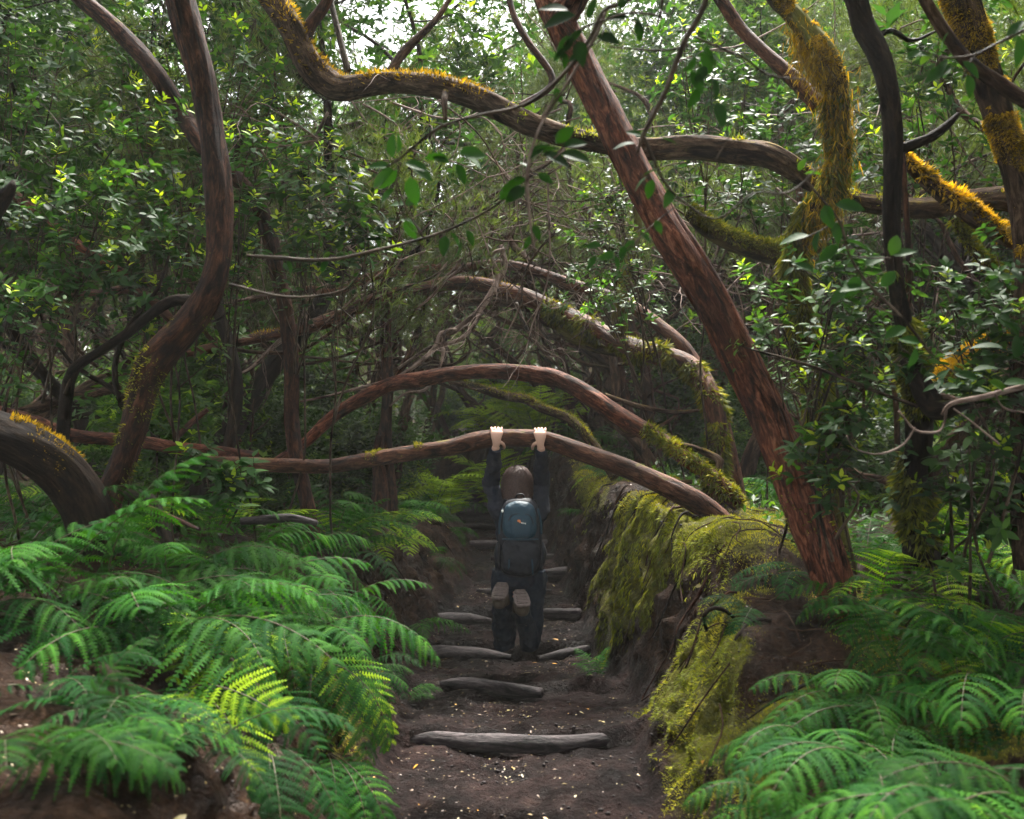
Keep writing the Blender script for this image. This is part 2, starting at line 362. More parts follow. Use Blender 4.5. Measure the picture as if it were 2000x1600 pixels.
def crumble(x, y, z, n):
    '''pushes the cut earth in and out along its normal, so that the walls crumble instead of hanging in folds'''
    w = H(x, y, True); w = np.clip(.08+3.4*w*(1-w)+.30*w, 0, 1)*np.clip((60-y)/30, 0, 1); p = st(x, y, z)
    a = np.abs(fbm(p*3.1+9, 3)); d = .10*(a-.25)+.05*fbm(p*8.5, 3)+.022*fbm(p*21, 2)-.05*sm((fbm(p*5.5+40, 2)-.28)/.12)
    return p+n*(d*w)[..., None]
def mossmask(x, y):
    x = np.asarray(x, float); y = np.asarray(y, float)
    q = fbm(st(x*2.2, y*1.6, 5), 3)
    wide = sm((x-.55)/.25)*sm((2.3-x)/.8)+.5*sm((-x-.55)/.2)*sm((1.2+x)/.2)*sm((y-3.9)/.5)*sm((6.5-y)/1)
    wl = H(x, y, True)
    m = wide*np.clip(.22+2.2*q+.55*fbm(st(x*6, y*4, 15), 2)+.55*sm((wl-.62)/.25)*sm((y-4.6)/1.5)*(x > 0), 0, 1)
    m = m+.9*np.exp(-((x-1.32)/.22)**2-((y-5.75)/.45)**2)+.8*np.exp(-((x-1.75)/.3)**2-((y-4.35)/.35)**2)
    m = m+.55*sm((y-7)/2)*sm((x-.8)/.3)*sm((2.0-x)/.5)*(.6+1.5*q)
    m = m*sm((15-y)/3)
    return np.clip(m, 0, 1)
xs = np.unique(np.r_[np.arange(-2.4, 2.4, .024), np.arange(-1.35, -.4, .0105)+.003, np.arange(.35, 1.45, .0105)+.003, 2.4+np.cumsum(.03*1.09**np.arange(58)), -2.4-np.cumsum(.03*1.09**np.arange(58))])
ys = np.unique(np.r_[-15, -8, -3, 0, 1.0, 1.6, 2.0, np.arange(2.3, 9, .026), np.arange(9, 15, .06), 15+np.cumsum(.07*1.07**np.arange(60))])
gx, gy = np.meshgrid(xs, ys, indexing='xy'); gz = H(gx, gy)
nx, ny = len(xs), len(ys); gn = gnormal(gx, gy)
lfq = np.interp(gy, TB[:, 0], TB[:, 2]); rfq = np.interp(gy, TB[:, 0], TB[:, 5])
gw = H(gx, gy, True); ingrid = (gw < .10+.06*fbm(st(gx*7, gy*7, 1), 2)) & (gx > lfq-.6) & (gx < rfq+.6)
ii = (np.arange(ny-1)[:, None]*nx+np.arange(nx-1)[None, :])
quads = np.stack([ii, ii+1, ii+nx+1, ii+nx], -1)
isp = ingrid[:-1, :-1]
allv = crumble(gx, gy, gz, gn).reshape(-1, 3); mm = mossmask(gx, gy).ravel()
for nm, sel, mat in (('path', isp, 'path'), ('ground', ~isp, 'soil')):
    q = quads[sel]; u_, inv = np.unique(q, return_inverse=True)
    mb = MB(); mb.add(allv[u_], None, inv.reshape(-1, 4), mm[u_], np.repeat(gw.ravel()[u_][:, None], 3, 1))
    tag(mb.build(nm, MT[mat]), kind='structure')
def G(x, y): return float(H(x, y))

# ================================================================== LIMBS AND TRUNKS OF THE PLACE
def pxpath(L):
    pts = np.array([P(a, b, d) for a, b, w_, d in L]); rad = np.array([w_/2*d/F_PX for a, b, w_, d in L]); return pts, rad
def tufts(parent, name, mat, c, r, u, v, cnt, ln, hang, mask_t=(0, 1), sector=None, patch=.0, hi=1., seed=0, wide=.22, rr_=.95):
    """short moss tufts rooted on a limb's surface"""
    n = len(c); i = (mask_t[0]+(mask_t[1]-mask_t[0])*rs.rand(cnt))*(n-1); k = i.astype(int).clip(0, n-2); f = (i-k)[:, None]
    th = rs.rand(cnt)*2*np.pi
    cc = c[k]*(1-f)+c[k+1]*f; rr = r[k]
    nn = np.cos(th)[:, None]*u[k]+np.sin(th)[:, None]*v[k]
    keep = np.ones(cnt, bool)
    if sector is not None: keep &= (nn @ nrm(np.array(sector))) > hi*(-.2+.9*rs.rand(cnt)) - .3
    pos = cc+nn*rr[:, None]*rr_
    if patch: keep &= fbm(pos*5+seed, 3) > patch
    pos, nn = pos[keep], nn[keep]; m = len(pos)
    if not m: return None
    d = nrm(nn*(1-hang)+np.array([0, 0, -1.])*hang+.5*rv(m))
    s = ln*(.5+rs.rand(m))*(1+.8*np.clip(fbm(pos*9, 2), -1, 1))
    tpl = (BLADE[0]*np.array([1, wide/.12, 1]), BLADE[1], BLADE[2])
    mb = MB(); scatter(mb, tpl, pos, d, rv(m), s, np.clip(.45+.5*fbm(pos*14, 2)+.25*rs.normal(size=m)+.25*nn[:, 2], 0, 1))
    return mb.build(name, mat, parent)
def limb(name, cat, label, L, mat, seg=14, step=.03, part='trunk', group=None, base=None, **k):
    pts, rad = pxpath(L)
    b = pts[-1] if base is None else pts[base]
    root = thing(name, label, cat, tuple(b), group)
    mb = MB(); info = tube(mb, pts, rad, seg=seg, step=step, **k); mb.build(part, MT[mat], root)
    return root, info
def addpart(root, part, L, mat, seg=10, step=.04, **k):
    pts, rad = pxpath(L); mb = MB(); info = tube(mb, pts, rad, seg=seg, step=step, **k); o = mb.build(part, MT[mat], root); return o, info

# G: the big red leaning trunk at the right
L = [(1010, -260, 48, 5.9), (1062, -60, 53, 5.7), (1105, 50, 56, 5.6), (1150, 150, 56, 5.5), (1202, 250, 58, 5.4), (1262, 370, 62, 5.3), (1325, 480, 67, 5.2),
     (1385, 585, 69, 5.15), (1440, 695, 70, 5.1), (1495, 800, 74, 5.05), (1535, 900, 80, 5.0), (1568, 980, 83, 4.95), (1600, 1070, 80, 4.9), (1625, 1150, 70, 4.85), (1640, 1235, 56, 4.8), (1648, 1300, 72, 4.8)]
red, inf = limb('leaning_tree', 'tree', 'thick reddish trunk leaning from lower right to top centre with deeply fissured peeling bark', L, 'red', seg=56, step=.012, lump=.16, ridge=.13, wob=.03, seed=3, twist=.35, kr=1.7)
for q, (o1, o2) in enumerate(((.8, .2), (-.2, .9), (.1, -.8), (-.7, -.3))):      # a second strand twisting round the stem
    c, r, s, t, u, v = inf; n = len(c); k = np.arange(int(n*.05), int(n*.97), 12)
    ang = s[k]*(.9+.15*q)+q*1.6
    pts = c[k]+(np.cos(ang)[:, None]*u[k]+np.sin(ang)[:, None]*v[k])*r[k][:, None]*.78
    mb = MB(); tube(mb, pts, r[k]*(.34 if q < 2 else .26), seg=14, step=.02, ridge=.12, lump=.2, seed=20+q, kr=1.3); mb.build('bark_strand', MT['red'], red)
addpart(red, 'branch', [(1092, 40, 60, 5.6), (1130, -20, 50, 5.5), (1150, -120, 40, 5.4), (1200, -260, 30, 5.3)], 'red', seg=16, ridge=.1, seed=4)
tufts(red, 'moss', MT['moss'], *[inf[j] for j in (0, 1, 4, 5)], 5000, .022, .4, (.8, 1), None, .05)

# H: the dark S-shaped trunk at the left
L = [(330, -260, 51, 5.6), (352, -60, 52, 5.6), (372, 50, 51, 5.6), (395, 140, 49, 5.6), (412, 240, 49, 5.6), (425, 330, 51, 5.55), (430, 420, 49, 5.5), (425, 500, 49, 5.45), (405, 575, 52, 5.4),
     (358, 645, 59, 5.4), (305, 705, 61, 5.4), (275, 765, 54, 5.35), (262, 830, 51, 5.3), (243, 905, 48, 5.3), (215, 985, 51, 5.3), (200, 1060, 62, 5.3), (190, 1110, 74, 5.3)]
s_tr, inf = limb('curved_tree', 'tree', 'dark brown trunk bending like an S at the left between path and thicket', L, 'brown', seg=44, step=.015, lump=.2, ridge=.10, wob=.03, seed=8, twist=.5, kr=1.6)
addpart(s_tr, 'branch', [(395, 590, 26, 5.4), (330, 590, 22, 5.5), (250, 650, 20, 5.6), (190, 690, 18, 5.7), (140, 730, 24, 5.8), (125, 830, 26, 5.9), (120, 930, 26, 5.9)], 'dark', seed=31)
addpart(s_tr, 'branch', [(240, 655, 10, 5.6), (280, 600, 9, 5.6), (310, 560, 7, 5.5), (330, 500, 5, 5.5)], 'dark', seed=32)
tufts(s_tr, 'moss', MT['moss'], *[inf[j] for j in (0, 1, 4, 5)], 6000, .02, .3, (.55, .95), (.3, -.3, 1), .12)

# I: trunk from the top left passing behind H and down at 570
L = [(60, -120, 30, 7.3), (140, -20, 32, 7.1), (228, 65, 34, 7.0), (300, 145, 34, 6.9), (355, 225, 34, 6.9), (400, 290, 32, 6.8)]
L2 = [(400, 290, 30, 6.8), (470, 355, 30, 6.8), (515, 430, 32, 6.9), (540, 530, 30, 7.0), (562, 620, 30, 7.0), (572, 720, 30, 7.0), (570, 820, 30, 7.0), (578, 900, 30, 6.95), (595, 970, 28, 6.9), (615, 1080, 34, 6.8)]
i_tr, inf = limb('slanting_tree', 'tree', 'slim brown trunk slanting from the top left, then upright where the arches meet the ferns', L+L2[1:], 'brown', seg=22, step=.025, lump=.18, ridge=.08, wob=.03, seed=11)
addpart(i_tr, 'branch', [(500, 400, 16, 6.8), (560, 350, 10, 6.9), (600, 300, 8, 7), (640, 220, 6, 7.1)], 'twig', seed=33)
# J
j_tr, inf = limb('thin_tree', 'tree', 'thin dark trunk standing right beside the S-shaped trunk, in front of the fallen pole', [(470, 250, 16, 7.6), (440, 400, 20, 7.5), (428, 520, 22, 7.4), (425, 600, 22, 7.3), (445, 670, 24, 7.2), (462, 745, 24, 7.1), (458, 820, 24, 7.1), (443, 890, 24, 7.0), (440, 1000, 30, 6.9)], 'dark', seg=16, ridge=.06, wob=.03, seed=12)
# T
limb('thin_tree', 'tree', 'straight dark trunk standing behind the lower arches, left of the hiker', [(770, 440, 18, 9.6), (758, 560, 20, 9.6), (755, 660, 22, 9.5), (762, 760, 22, 9.5), (756, 860, 24, 9.5), (766, 960, 24, 9.5), (768, 1040, 30, 9.4)], 'brown', seg=14, ridge=.06, wob=.04, seed=13)
limb('tree_stump', 'stump', 'short orange brown broken stump leaning on the straight dark trunk', [(742, 850, 14, 9.3), (738, 900, 24, 9.3), (744, 950, 28, 9.3), (740, 1030, 34, 9.2)], 'brown', seg=14, ridge=.12, seed=14, part='wood')

# ---- the arches
L = [(-60, 800, 40, 6.6), (60, 825, 30, 6.9), (130, 850, 26, 6.9), (200, 858, 24, 6.95), (280, 866, 26, 7.0), (350, 878, 24, 7.0), (420, 884, 26, 7.0), (500, 892, 24, 6.9)]
limb('fallen_pole', 'log', 'reddish bare pole lying level through the thicket behind the S-shaped trunk', L, 'red', seg=20, ridge=.06, wob=.02, seed=15, part='wood')
L = [(395, 905, 24, 6.9), (470, 908, 27, 6.85), (560, 910, 28, 6.8), (640, 911, 28, 6.8), (700, 903, 29, 6.75), (760, 893, 30, 6.7), (820, 884, 31, 6.7), (880, 876, 32, 6.7), (930, 863, 34, 6.7), (975, 857, 34, 6.7),
     (1020, 857, 34, 6.7), (1060, 859, 34, 6.7), (1100, 871, 35, 6.7), (1150, 889, 36, 6.65), (1200, 906, 36, 6.6), (1260, 930, 38, 6.55), (1320, 958, 42, 6.5), (1375, 990, 46, 6.45), (1420, 1035, 50, 6.4), (1450, 1090, 50, 6.4)]
hang, hinf = limb('bent_branch', 'branch', 'lowest smooth brown branch across the path, held by the hanging hiker', L, 'smooth', seg=36, step=.014, lump=.08, ridge=.05, wob=.012, seed=16, twist=.3, kr=1.5, part='wood')
tufts(hang, 'moss', MT['moss'], *[hinf[j] for j in (0, 1, 4, 5)], 3500, .018, .2, (.3, .42), (0, 0, 1), .05)
L = [(540, 905, 18, 7.5), (590, 872, 20, 7.6), (625, 835, 24, 7.7), (665, 800, 26, 7.7), (715, 772, 27, 7.7), (765, 752, 29, 7.7), (810, 745, 31, 7.7), (850, 738, 30, 7.7), (905, 730, 28, 7.7), (960, 725, 29, 7.7), (1020, 726, 31, 7.7),
     (1080, 733, 34, 7.6), (1120, 750, 35, 7.5), (1165, 780, 36, 7.4), (1215, 815, 36, 7.3), (1270, 850, 34, 7.2), (1325, 885, 30, 7.0), (1375, 920, 32, 6.9), (1410, 955, 36, 6.8), (1440, 985, 30, 6.8)]
a2, inf = limb('bent_branch', 'branch', 'middle bare red brown branch arching over the path just above the hiker', L, 'red', seg=34, step=.014, lump=.14, ridge=.07, wob=.02, seed=17, twist=.5, kr=1.5, part='wood')
tufts(a2, 'moss', MT['moss'], *[inf[j] for j in (0, 1, 4, 5)], 9000, .035, .5, (.78, 1.), (0, 0, 1), .0)
for q, LL in enumerate(([(1160, 790, 14, 7.4), (1200, 830, 12, 7.4), (1230, 850, 10, 7.3), (1290, 830, 7, 7.3), (1330, 800, 4, 7.3)], [(1180, 775, 10, 7.4), (1240, 795, 10, 7.3), (1310, 805, 9, 7.3), (1360, 800, 6, 7.2)],
                        [(1255, 850, 14, 7.2), (1260, 900, 12, 7.1), (1290, 940, 10, 7.0), (1350, 945, 9, 6.9)], [(1395, 930, 16, 6.9), (1410, 900, 16, 6.9), (1370, 880, 14, 7.0), (1330, 870, 12, 7.0)])):
    addpart(a2, 'twig', LL, 'mossy', seed=60+q, wob=.03)
L = [(360, 690, 14, 8.2), (400, 682, 20, 8.3), (450, 670, 20, 8.4), (520, 657, 22, 8.5), (590, 643, 26, 8.5), (650, 622, 28, 8.5), (710, 594, 28, 8.5), (760, 574, 28, 8.5), (820, 562, 27, 8.5), (880, 550, 30, 8.5), (930, 552, 30, 8.4),
     (980, 566, 32, 8.4), (1040, 585, 32, 8.3), (1100, 612, 32, 8.2), (1160, 640, 34, 8.0), (1215, 672, 36, 7.8), (1280, 695, 40, 7.6), (1345, 720, 42, 7.5), (1385, 770, 40, 7.3), (1405, 840, 36, 7.2), (1400, 920, 36, 7.1), (1400, 990, 44, 7.1)]
a3, inf = limb('bent_branch', 'branch', 'high brown branch arching over the path, mossy where it bends down at the right', L, 'smooth', seg=34, step=.016, lump=.16, ridge=.07, wob=.03, seed=18, kr=1.5, part='wood')
A = [inf[j] for j in (0, 1, 4, 5)]
tufts(a3, 'moss', MT['moss'], *A, 15000, .05, .65, (.55, 1.), None, -.12)
tufts(a3, 'moss', MT['orange'], *A, 4000, .02, .1, (.1, .6), (0, 0, 1), .1)
addpart(a3, 'branch', [(1215, 670, 40, 7.8), (1215, 600, 30, 7.8), (1220, 540, 24, 7.9), (1240, 450, 16, 8.0), (1230, 380, 12, 8)], 'greenmoss', seed=70, wob=.05)
addpart(a3, 'branch', [(1060, 620, 10, 8.3), (1100, 650, 20, 8.2), (1150, 670, 22, 8.1), (1210, 680, 26, 7.9)], 'greenmoss', seed=71, wob=.04)
addpart(a3, 'branch', [(560, 655, 12, 8.5), (520, 690, 9, 8.4), (495, 715, 6, 8.3), (470, 730, 4, 8.2)], 'grey', seed=72)
L = [(300, 640, 16, 9.0), (400, 612, 14, 9.0), (450, 600, 14, 9.1), (520, 580, 14, 9.2), (600, 562, 16, 9.2), (650, 568, 16, 9.2), (700, 545, 17, 9.2), (740, 532, 18, 9.2), (820, 524, 18, 9.2), (900, 522, 18, 9.1), (960, 516, 20, 9.1),
     (1020, 522, 20, 9.0), (1080, 540, 20, 8.9), (1150, 565, 22, 8.7), (1220, 590, 24, 8.5), (1290, 640, 26, 8.3), (1350, 700, 28, 8.1), (1400, 790, 30, 7.9), (1430, 900, 34, 7.8), (1440, 980, 40, 7.8)]
a4, inf = limb('bent_branch', 'branch', 'topmost thin brown branch of the arches, behind the forked dead twigs', L, 'smooth', seg=20, step=.025, lump=.12, ridge=.05, wob=.03, seed=19, part='wood')
L = [(880, 745, 14, 8.8), (930, 757, 16, 8.8), (985, 775, 18, 8.8), (1030, 782, 18, 8.7), (1060, 800, 18, 8.6), (1110, 818, 18, 8.5), (1130, 835, 18, 8.4), (1165, 880, 20, 8.3), (1200, 930, 22, 8.2)]
a5, inf = limb('bent_branch', 'branch', 'thin yellow mossy branch sloping down right beneath the middle arch', L, 'mossy', seg=18, step=.025, wob=.03, seed=21, part='wood')
tufts(a5, 'moss', MT['moss'], *[inf[j] for j in (0, 1, 4, 5)], 4000, .02, .1, (0, 1), (0, 0, 1), .0)

# ---- dead pale twigs hanging in the arch
def twigs(name, cat, label, lists, mat, seed, part='twig', **k):
    pts, rad = pxpath(lists[0]); root = thing(name, label, cat, tuple(pts[0]))
    for q, LL in enumerate(lists):
        pts, rad = pxpath(LL); mb = MB(); tube(mb, pts, rad, seg=8, step=.025, lump=.15, wob=.02, seed=seed+q, **k); mb.build('stem' if q == 0 else part, MT[mat], root)
    return root
twigs('dead_twig', 'twig', 'large forked dead twig running from the arch top down to the left', [
    [(975, 480, 9, 8.2), (985, 520, 10, 8.2), (965, 560, 12, 8.2), (935, 605, 12, 8.1), (885, 645, 12, 8.1), (862, 650, 10, 8.0), (850, 680, 10, 8.0), (820, 710, 9, 7.9), (775, 740, 8, 7.9), (700, 760, 7, 7.9), (640, 775, 5, 7.8), (590, 785, 4, 7.8)],
    [(865, 680, 8, 8.0), (855, 720, 6, 7.9), (830, 760, 6, 7.9), (790, 770, 5, 7.8), (760, 795, 4, 7.8)],
    [(940, 605, 10, 8.1), (920, 640, 9, 8.0), (890, 665, 8, 8.0), (840, 680, 7, 8.1), (780, 720, 6, 8.2)],
    [(890, 645, 8, 8.1), (870, 650, 8, 8), (862, 690, 6, 8)]], 'grey', 100)
twigs('dead_twig', 'twig', 'spray of pale bare twigs poking down through the top of the arches', [
    [(985, 490, 9, 8.0), (960, 500, 7, 8.0), (970, 540, 9, 8.0), (965, 575, 6, 7.9)],
    [(905, 490, 6, 8.1), (900, 520, 7, 8.1), (870, 545, 6, 8.0), (845, 575, 6, 8.0), (815, 600, 3, 8.0)],
    [(915, 470, 5, 8.1), (885, 500, 5, 8.1), (860, 530, 5, 8.0), (840, 570, 4, 8.0)],
    [(860, 500, 3, 8.1), (820, 520, 3, 8.1), (805, 550, 2, 8.0)], [(900, 505, 5, 8.1), (880, 530, 4, 8.1), (845, 560, 3, 8)]], 'grey', 120)
twigs('dead_twig', 'twig', 'dark drooping bare twigs beneath the right half of the high arch', [
    [(1010, 590, 8, 8.1), (1030, 640, 8, 8.0), (1060, 680, 8, 8.0), (1090, 710, 6, 7.9), (1120, 740, 5, 7.8)],
    [(1060, 680, 6, 8.0), (1100, 700, 5, 7.9), (1110, 730, 4, 7.8)], [(1060, 640, 6, 8.1), (1080, 680, 5, 8.0), (1105, 740, 4, 7.9), (1150, 800, 4, 7.8)]], 'twig', 130)
twigs('dead_twig', 'twig', 'pale crooked bare twig between the upright slim trunk and the high arch at the left', [
    [(615, 640, 8, 8.1), (590, 600, 8, 8.1), (625, 575, 8, 8.1), (632, 560, 7, 8.1), (680, 550, 6, 8.2)],
    [(432, 598, 6, 7.9), (470, 588, 6, 7.9), (520, 575, 5, 8.0), (570, 562, 4, 8.0)], [(600, 500, 4, 8.1), (620, 540, 5, 8.1), (640, 565, 5, 8.1)]], 'grey', 140)

# ---- F: the great overhead limb
L = [(380, -220, 63, 6.6), (470, -90, 56, 6.5), (520, -10, 47, 6.4), (560, 50, 45, 6.3), (585, 105, 50, 6.3), (620, 145, 52, 6.3), (660, 172, 49, 6.3), (720, 172, 41, 6.3), (780, 172, 41, 6.25), (840, 178, 43, 6.2), (900, 190, 45, 6.2), (960, 210, 45, 6.15),
     (1020, 238, 45, 6.1), (1080, 258, 41, 6.1), (1150, 272, 36, 6.1), (1220, 282, 38, 6.1), (1290, 288, 43, 6.1), (1360, 290, 47, 6.1), (1430, 298, 49, 6.1), (1500, 310, 45, 6.0), (1570, 350, 40, 6.0), (1640, 390, 36, 5.9), (1720, 408, 36, 5.8), (1800, 412, 38, 5.7),
     (1870, 400, 40, 5.6), (1930, 390, 43, 5.5), (1990, 392, 45, 5.4), (2120, 440, 49, 5.3), (2260, 600, 54, 5.2), (2330, 820, 59, 5.2), (2360, 1060, 81, 5.2)]
big, inf = limb('arching_tree', 'tree', 'massive rough brown limb with orange moss, arching overhead from top left to right edge', L, 'mossy', seg=44, step=.02, lump=.26, ridge=.10, wob=.05, seed=23, kr=2.0)
A = [inf[j] for j in (0, 1, 4, 5)]
tufts(big, 'moss', MT['orange'], *A, 7000, .028, .05, (.05, .34), (0, 0, 1), .0)
tufts(big, 'moss', MT['moss'], *A, 6000, .03, .2, (.3, .8), (0, 0, 1), .15)
addpart(big, 'branch', [(590, 120, 40, 6.3), (600, 60, 26, 6.3), (640, 0, 22, 6.3), (660, -80, 16, 6.3)], 'brown', seed=81, ridge=.08, seg=16)
addpart(big, 'branch', [(680, 140, 14, 6.4), (660, 60, 12, 6.5), (640, -20, 10, 6.6)], 'twig', seed=83)
addpart(big, 'branch', [(750, 160, 16, 6.4), (790, 100, 18, 6.5), (850, 40, 12, 6.6), (890, -20, 8, 6.7)], 'far', seed=84)
addpart(big, 'branch', [(1010, 210, 14, 6.2), (1080, 160, 14, 6.3), (1030, 80, 14, 6.4), (1000, 20, 13, 6.5), (985, -60, 12, 6.6)], 'brown', seed=85)
addpart(big, 'branch', [(870, 180, 14, 6.1), (868, 200, 12, 6.0), (870, 235, 8, 6.0)], 'mossy', seed=86)
# ---- right side mossy tangle
L = [(1590, -200, 44, 4.8), (1640, -80, 42, 4.7), (1675, -5, 44, 4.6), (1690, 45, 46, 4.6), (1715, 100, 44, 4.55), (1732, 170, 38, 4.5), (1738, 260, 36, 4.5), (1736, 350, 34, 4.5), (1738, 450, 32, 4.55), (1750, 560, 30, 4.6), (1770, 660, 34, 4.7), (1790, 760, 44, 4.8), (1800, 860, 50, 4.9), (1790, 980, 56, 5.0), (1800, 1110, 70, 5.0)]
bl, inf = limb('dark_tree', 'tree', 'near black twisted trunk rising at the right with a short stub branch pointing right', L, 'dark', seg=26, step=.02, lump=.2, ridge=.08, wob=.03, seed=25)
addpart(bl, 'branch', [(1740, 300, 26, 4.5), (1775, 285, 22, 4.5), (1815, 270, 20, 4.5), (1850, 245, 16, 4.5), (1872, 222, 8, 4.5)], 'dark', seed=87, ridge=.08)
addpart(bl, 'branch', [(1700, 80, 14, 4.6), (1740, 60, 12, 4.7), (1780, 80, 8, 4.8), (1830, 60, 5, 4.9)], 'dark', seed=88)
addpart(bl, 'branch', [(1775, 700, 36, 4.7), (1820, 790, 46, 4.6), (1850, 800, 36, 4.5), (1900, 782, 20, 4.4), (1960, 765, 18, 4.3), (2060, 740, 16, 4.2)], 'dark', seed=89)
tufts(bl, 'moss', MT['moss'], *[inf[j] for j in (0, 1, 4, 5)], 12000, .05, .6, (.55, 1.), None, -.1)
L = [(1420, -140, 29, 6.0), (1490, -20, 32, 5.9), (1550, 55, 36, 5.8), (1600, 110, 40, 5.7), (1640, 190, 40, 5.7), (1645, 270, 37, 5.7), (1620, 340, 33, 5.7), (1560, 420, 36, 5.8), (1540, 520, 43, 5.9), (1560, 640, 43, 6.0), (1600, 800, 48, 6.0), (1620, 960, 55, 6.0), (1640, 1100, 72, 6.0)]
orr, inf = limb('mossy_tree', 'tree', 'trunk clothed in shaggy yellow orange moss drooping beside the near black trunk', L, 'greenmoss', seg=24, step=.03, lump=.55, wob=.06, seed=26)
A = [inf[j] for j in (0, 1, 4, 5)]
tufts(orr, 'moss', MT['orange'], *A, 60000, .017, .5, (.05, .42), (.35, -.6, .6), -.02, wide=.24, rr_=1.0)
tufts(orr, 'moss', MT['moss'], *A, 16000, .07, .85, (.3, .95), None, -.2, wide=.12)
hb = []
n_ = 1500; base_i = rs.rand(n_)*.30+.18; c_, r_, u_, v_ = A; kk = (base_i*(len(c_)-1)).astype(int)
pos = c_[kk]+rs.normal(size=(n_, 3))*[.04, .04, .01]-np.c_[np.zeros(n_), np.zeros(n_), r_[kk]*.6]
mb = MB()
for q in range(5): scatter(mb, (BLADE[0]*np.array([1, .7, 1]), BLADE[1], BLADE[2]), pos-[0, 0, q*.055]*rs.rand(n_, 1)*1.2, nrm(np.array([0, 0, -1.])+.35*rs.normal(size=(n_, 3))), rv(n_), .055*(.5+rs.rand(n_)), np.clip(rs.normal(.45-.04*q, .2, n_), 0, 1))
mb.build('hanging_moss', MT['orange'], orr)
L = [(1830, -200, 70, 4.9), (1880, -20, 66, 4.8), (1915, 70, 60, 4.8), (1945, 170, 60, 4.8), (1965, 260, 56, 4.8), (1985, 340, 52, 4.8), (1998, 430, 52, 4.8), (2010, 560, 54, 4.8), (2010, 720, 60, 4.8), (2030, 900, 70, 4.8), (2040, 1120, 90, 4.8)]
edge, inf = limb('mossy_tree', 'tree', 'broad trunk with thick orange moss and pale bark patches at the upper right edge', L, 'mossy', seg=24, step=.03, lump=.2, wob=.05, seed=27)
A = [inf[j] for j in (0, 1, 4, 5)]
tufts(edge, 'moss', MT['orange'], *A, 50000, .016, .5, (.08, .55), (-.6, -.6, .3), .03, wide=.2, rr_=1.0)
for i_, (lab, L, mt_) in enumerate((
    ('bare grey limb crossing in front of the orange mossy trunk at the upper right', [(1760, -80, 22, 4.3), (1810, 10, 22, 4.3), (1850, 70, 24, 4.3), (1895, 125, 26, 4.3), (1950, 165, 28, 4.3), (2010, 200, 30, 4.3), (2100, 230, 30, 4.3)], 'far'),
    ('mottled pink and orange limb sloping down to the right edge below the stub branch', [(1745, 290, 18, 5.1), (1790, 335, 26, 5.1), (1830, 370, 32, 5.1), (1880, 405, 36, 5.1), (1930, 440, 38, 5.1), (1985, 470, 40, 5.1), (2060, 500, 40, 5.1)], 'mossy'),
    ('slender mottled limb sloping from the top edge down to the shaggy moss', [(1370, -60, 24, 6.2), (1415, 5, 24, 6.2), (1450, 55, 24, 6.2), (1500, 105, 24, 6.1), (1560, 160, 30, 6.0), (1600, 210, 30, 5.9)], 'smooth'),
    ('green mossy limb slanting low at the far right under the mottled one', [(1870, 430, 16, 5.6), (1900, 480, 18, 5.6), (1950, 540, 22, 5.6), (2010, 600, 24, 5.6), (2080, 650, 24, 5.6)], 'mossy'),
    ('thick dark limb in shade right of the leaning red trunk', [(1350, 400, 30, 6.4), (1390, 440, 40, 6.4), (1450, 475, 40, 6.4), (1530, 500, 44, 6.4), (1600, 480, 30, 6.4)], 'greenmoss'),
    ('yellow mossy limb coming in from the right edge over the grey twig', [(2080, 590, 46, 4.9), (2000, 650, 42, 4.9), (1940, 690, 36, 4.9), (1880, 715, 28, 4.9), (1830, 760, 20, 4.8)], 'mossy'))):
    o, inf = limb('limb', 'branch', lab, L, mt_, seg=18, step=.03, lump=.18, ridge=.05, wob=.03, seed=40+i_, part='wood')
    if mt_ in ('mossy', 'greenmoss'): tufts(o, 'moss', MT['orange' if i_ in (1, 5) else 'moss'], *[inf[j] for j in (0, 1, 4, 5)], 7000, .03, .3, (0, 1), (0, -.2, 1), .0)
limb('sapling', 'sapling', 'thin pale brown sapling stem standing just left of the right hand ferns', [(1772, 480, 9, 5.2), (1770, 600, 9, 5.2), (1745, 700, 9, 5.2), (1752, 800, 11, 5.1), (1755, 880, 12, 5.1), (1762, 980, 13, 5.1), (1770, 1120, 15, 5.1)], 'far', seg=10, seed=47, wob=.02, part='stem')
limb('sapling', 'sapling', 'thin brown sapling stem running down beside the near black trunk', [(1752, 180, 14, 4.8), (1765, 300, 14, 4.8), (1772, 400, 12, 4.8), (1778, 520, 12, 4.85), (1772, 620, 10, 4.9), (1800, 720, 10, 4.9), (1830, 1100, 12, 5.0)], 'brown', seg=10, seed=48, wob=.02, part='stem')
# ---- left fallen trunk
L = [(-260, 800, 90, 4.7), (-120, 820, 92, 4.7), (-20, 845, 92, 4.7), (50, 872, 92, 4.7), (105, 905, 94, 4.75), (145, 950, 92, 4.8), (175, 1010, 88, 4.85), (190, 1080, 80, 4.9)]
fl, inf = limb('fallen_tree', 'log', 'thick near black fallen trunk curving down at the left edge beside the S-shaped trunk', L, 'dark', seg=34, step=.025, lump=.16, ridge=.08, seed=50, part='wood')
A = [inf[j] for j in (0, 1, 4, 5)]
tufts(fl, 'moss', MT['orange'], *A, 7000, .02, .1, (.35, .8), (0, .1, 1), .12)
limb('broken_branch', 'branch', 'dark broken branch end at the left edge above the leafy saplings', [(-60, 470, 40, 5.0), (-10, 410, 36, 5.0), (20, 370, 22, 5.0), (26, 352, 6, 5.0)], 'dark', seg=14, seed=51, part='wood', base=0)
limb('branch_arm', 'branch', 'pinkish knotty branch arm pointing left out of the S-shaped trunk', [(345, 640, 16, 5.9), (320, 610, 20, 5.9), (285, 580, 22, 6.0), (250, 565, 18, 6.1), (190, 572, 14, 6.3), (110, 575, 12, 6.5)], 'smooth', seg=14, seed=52, part='wood', base=0)
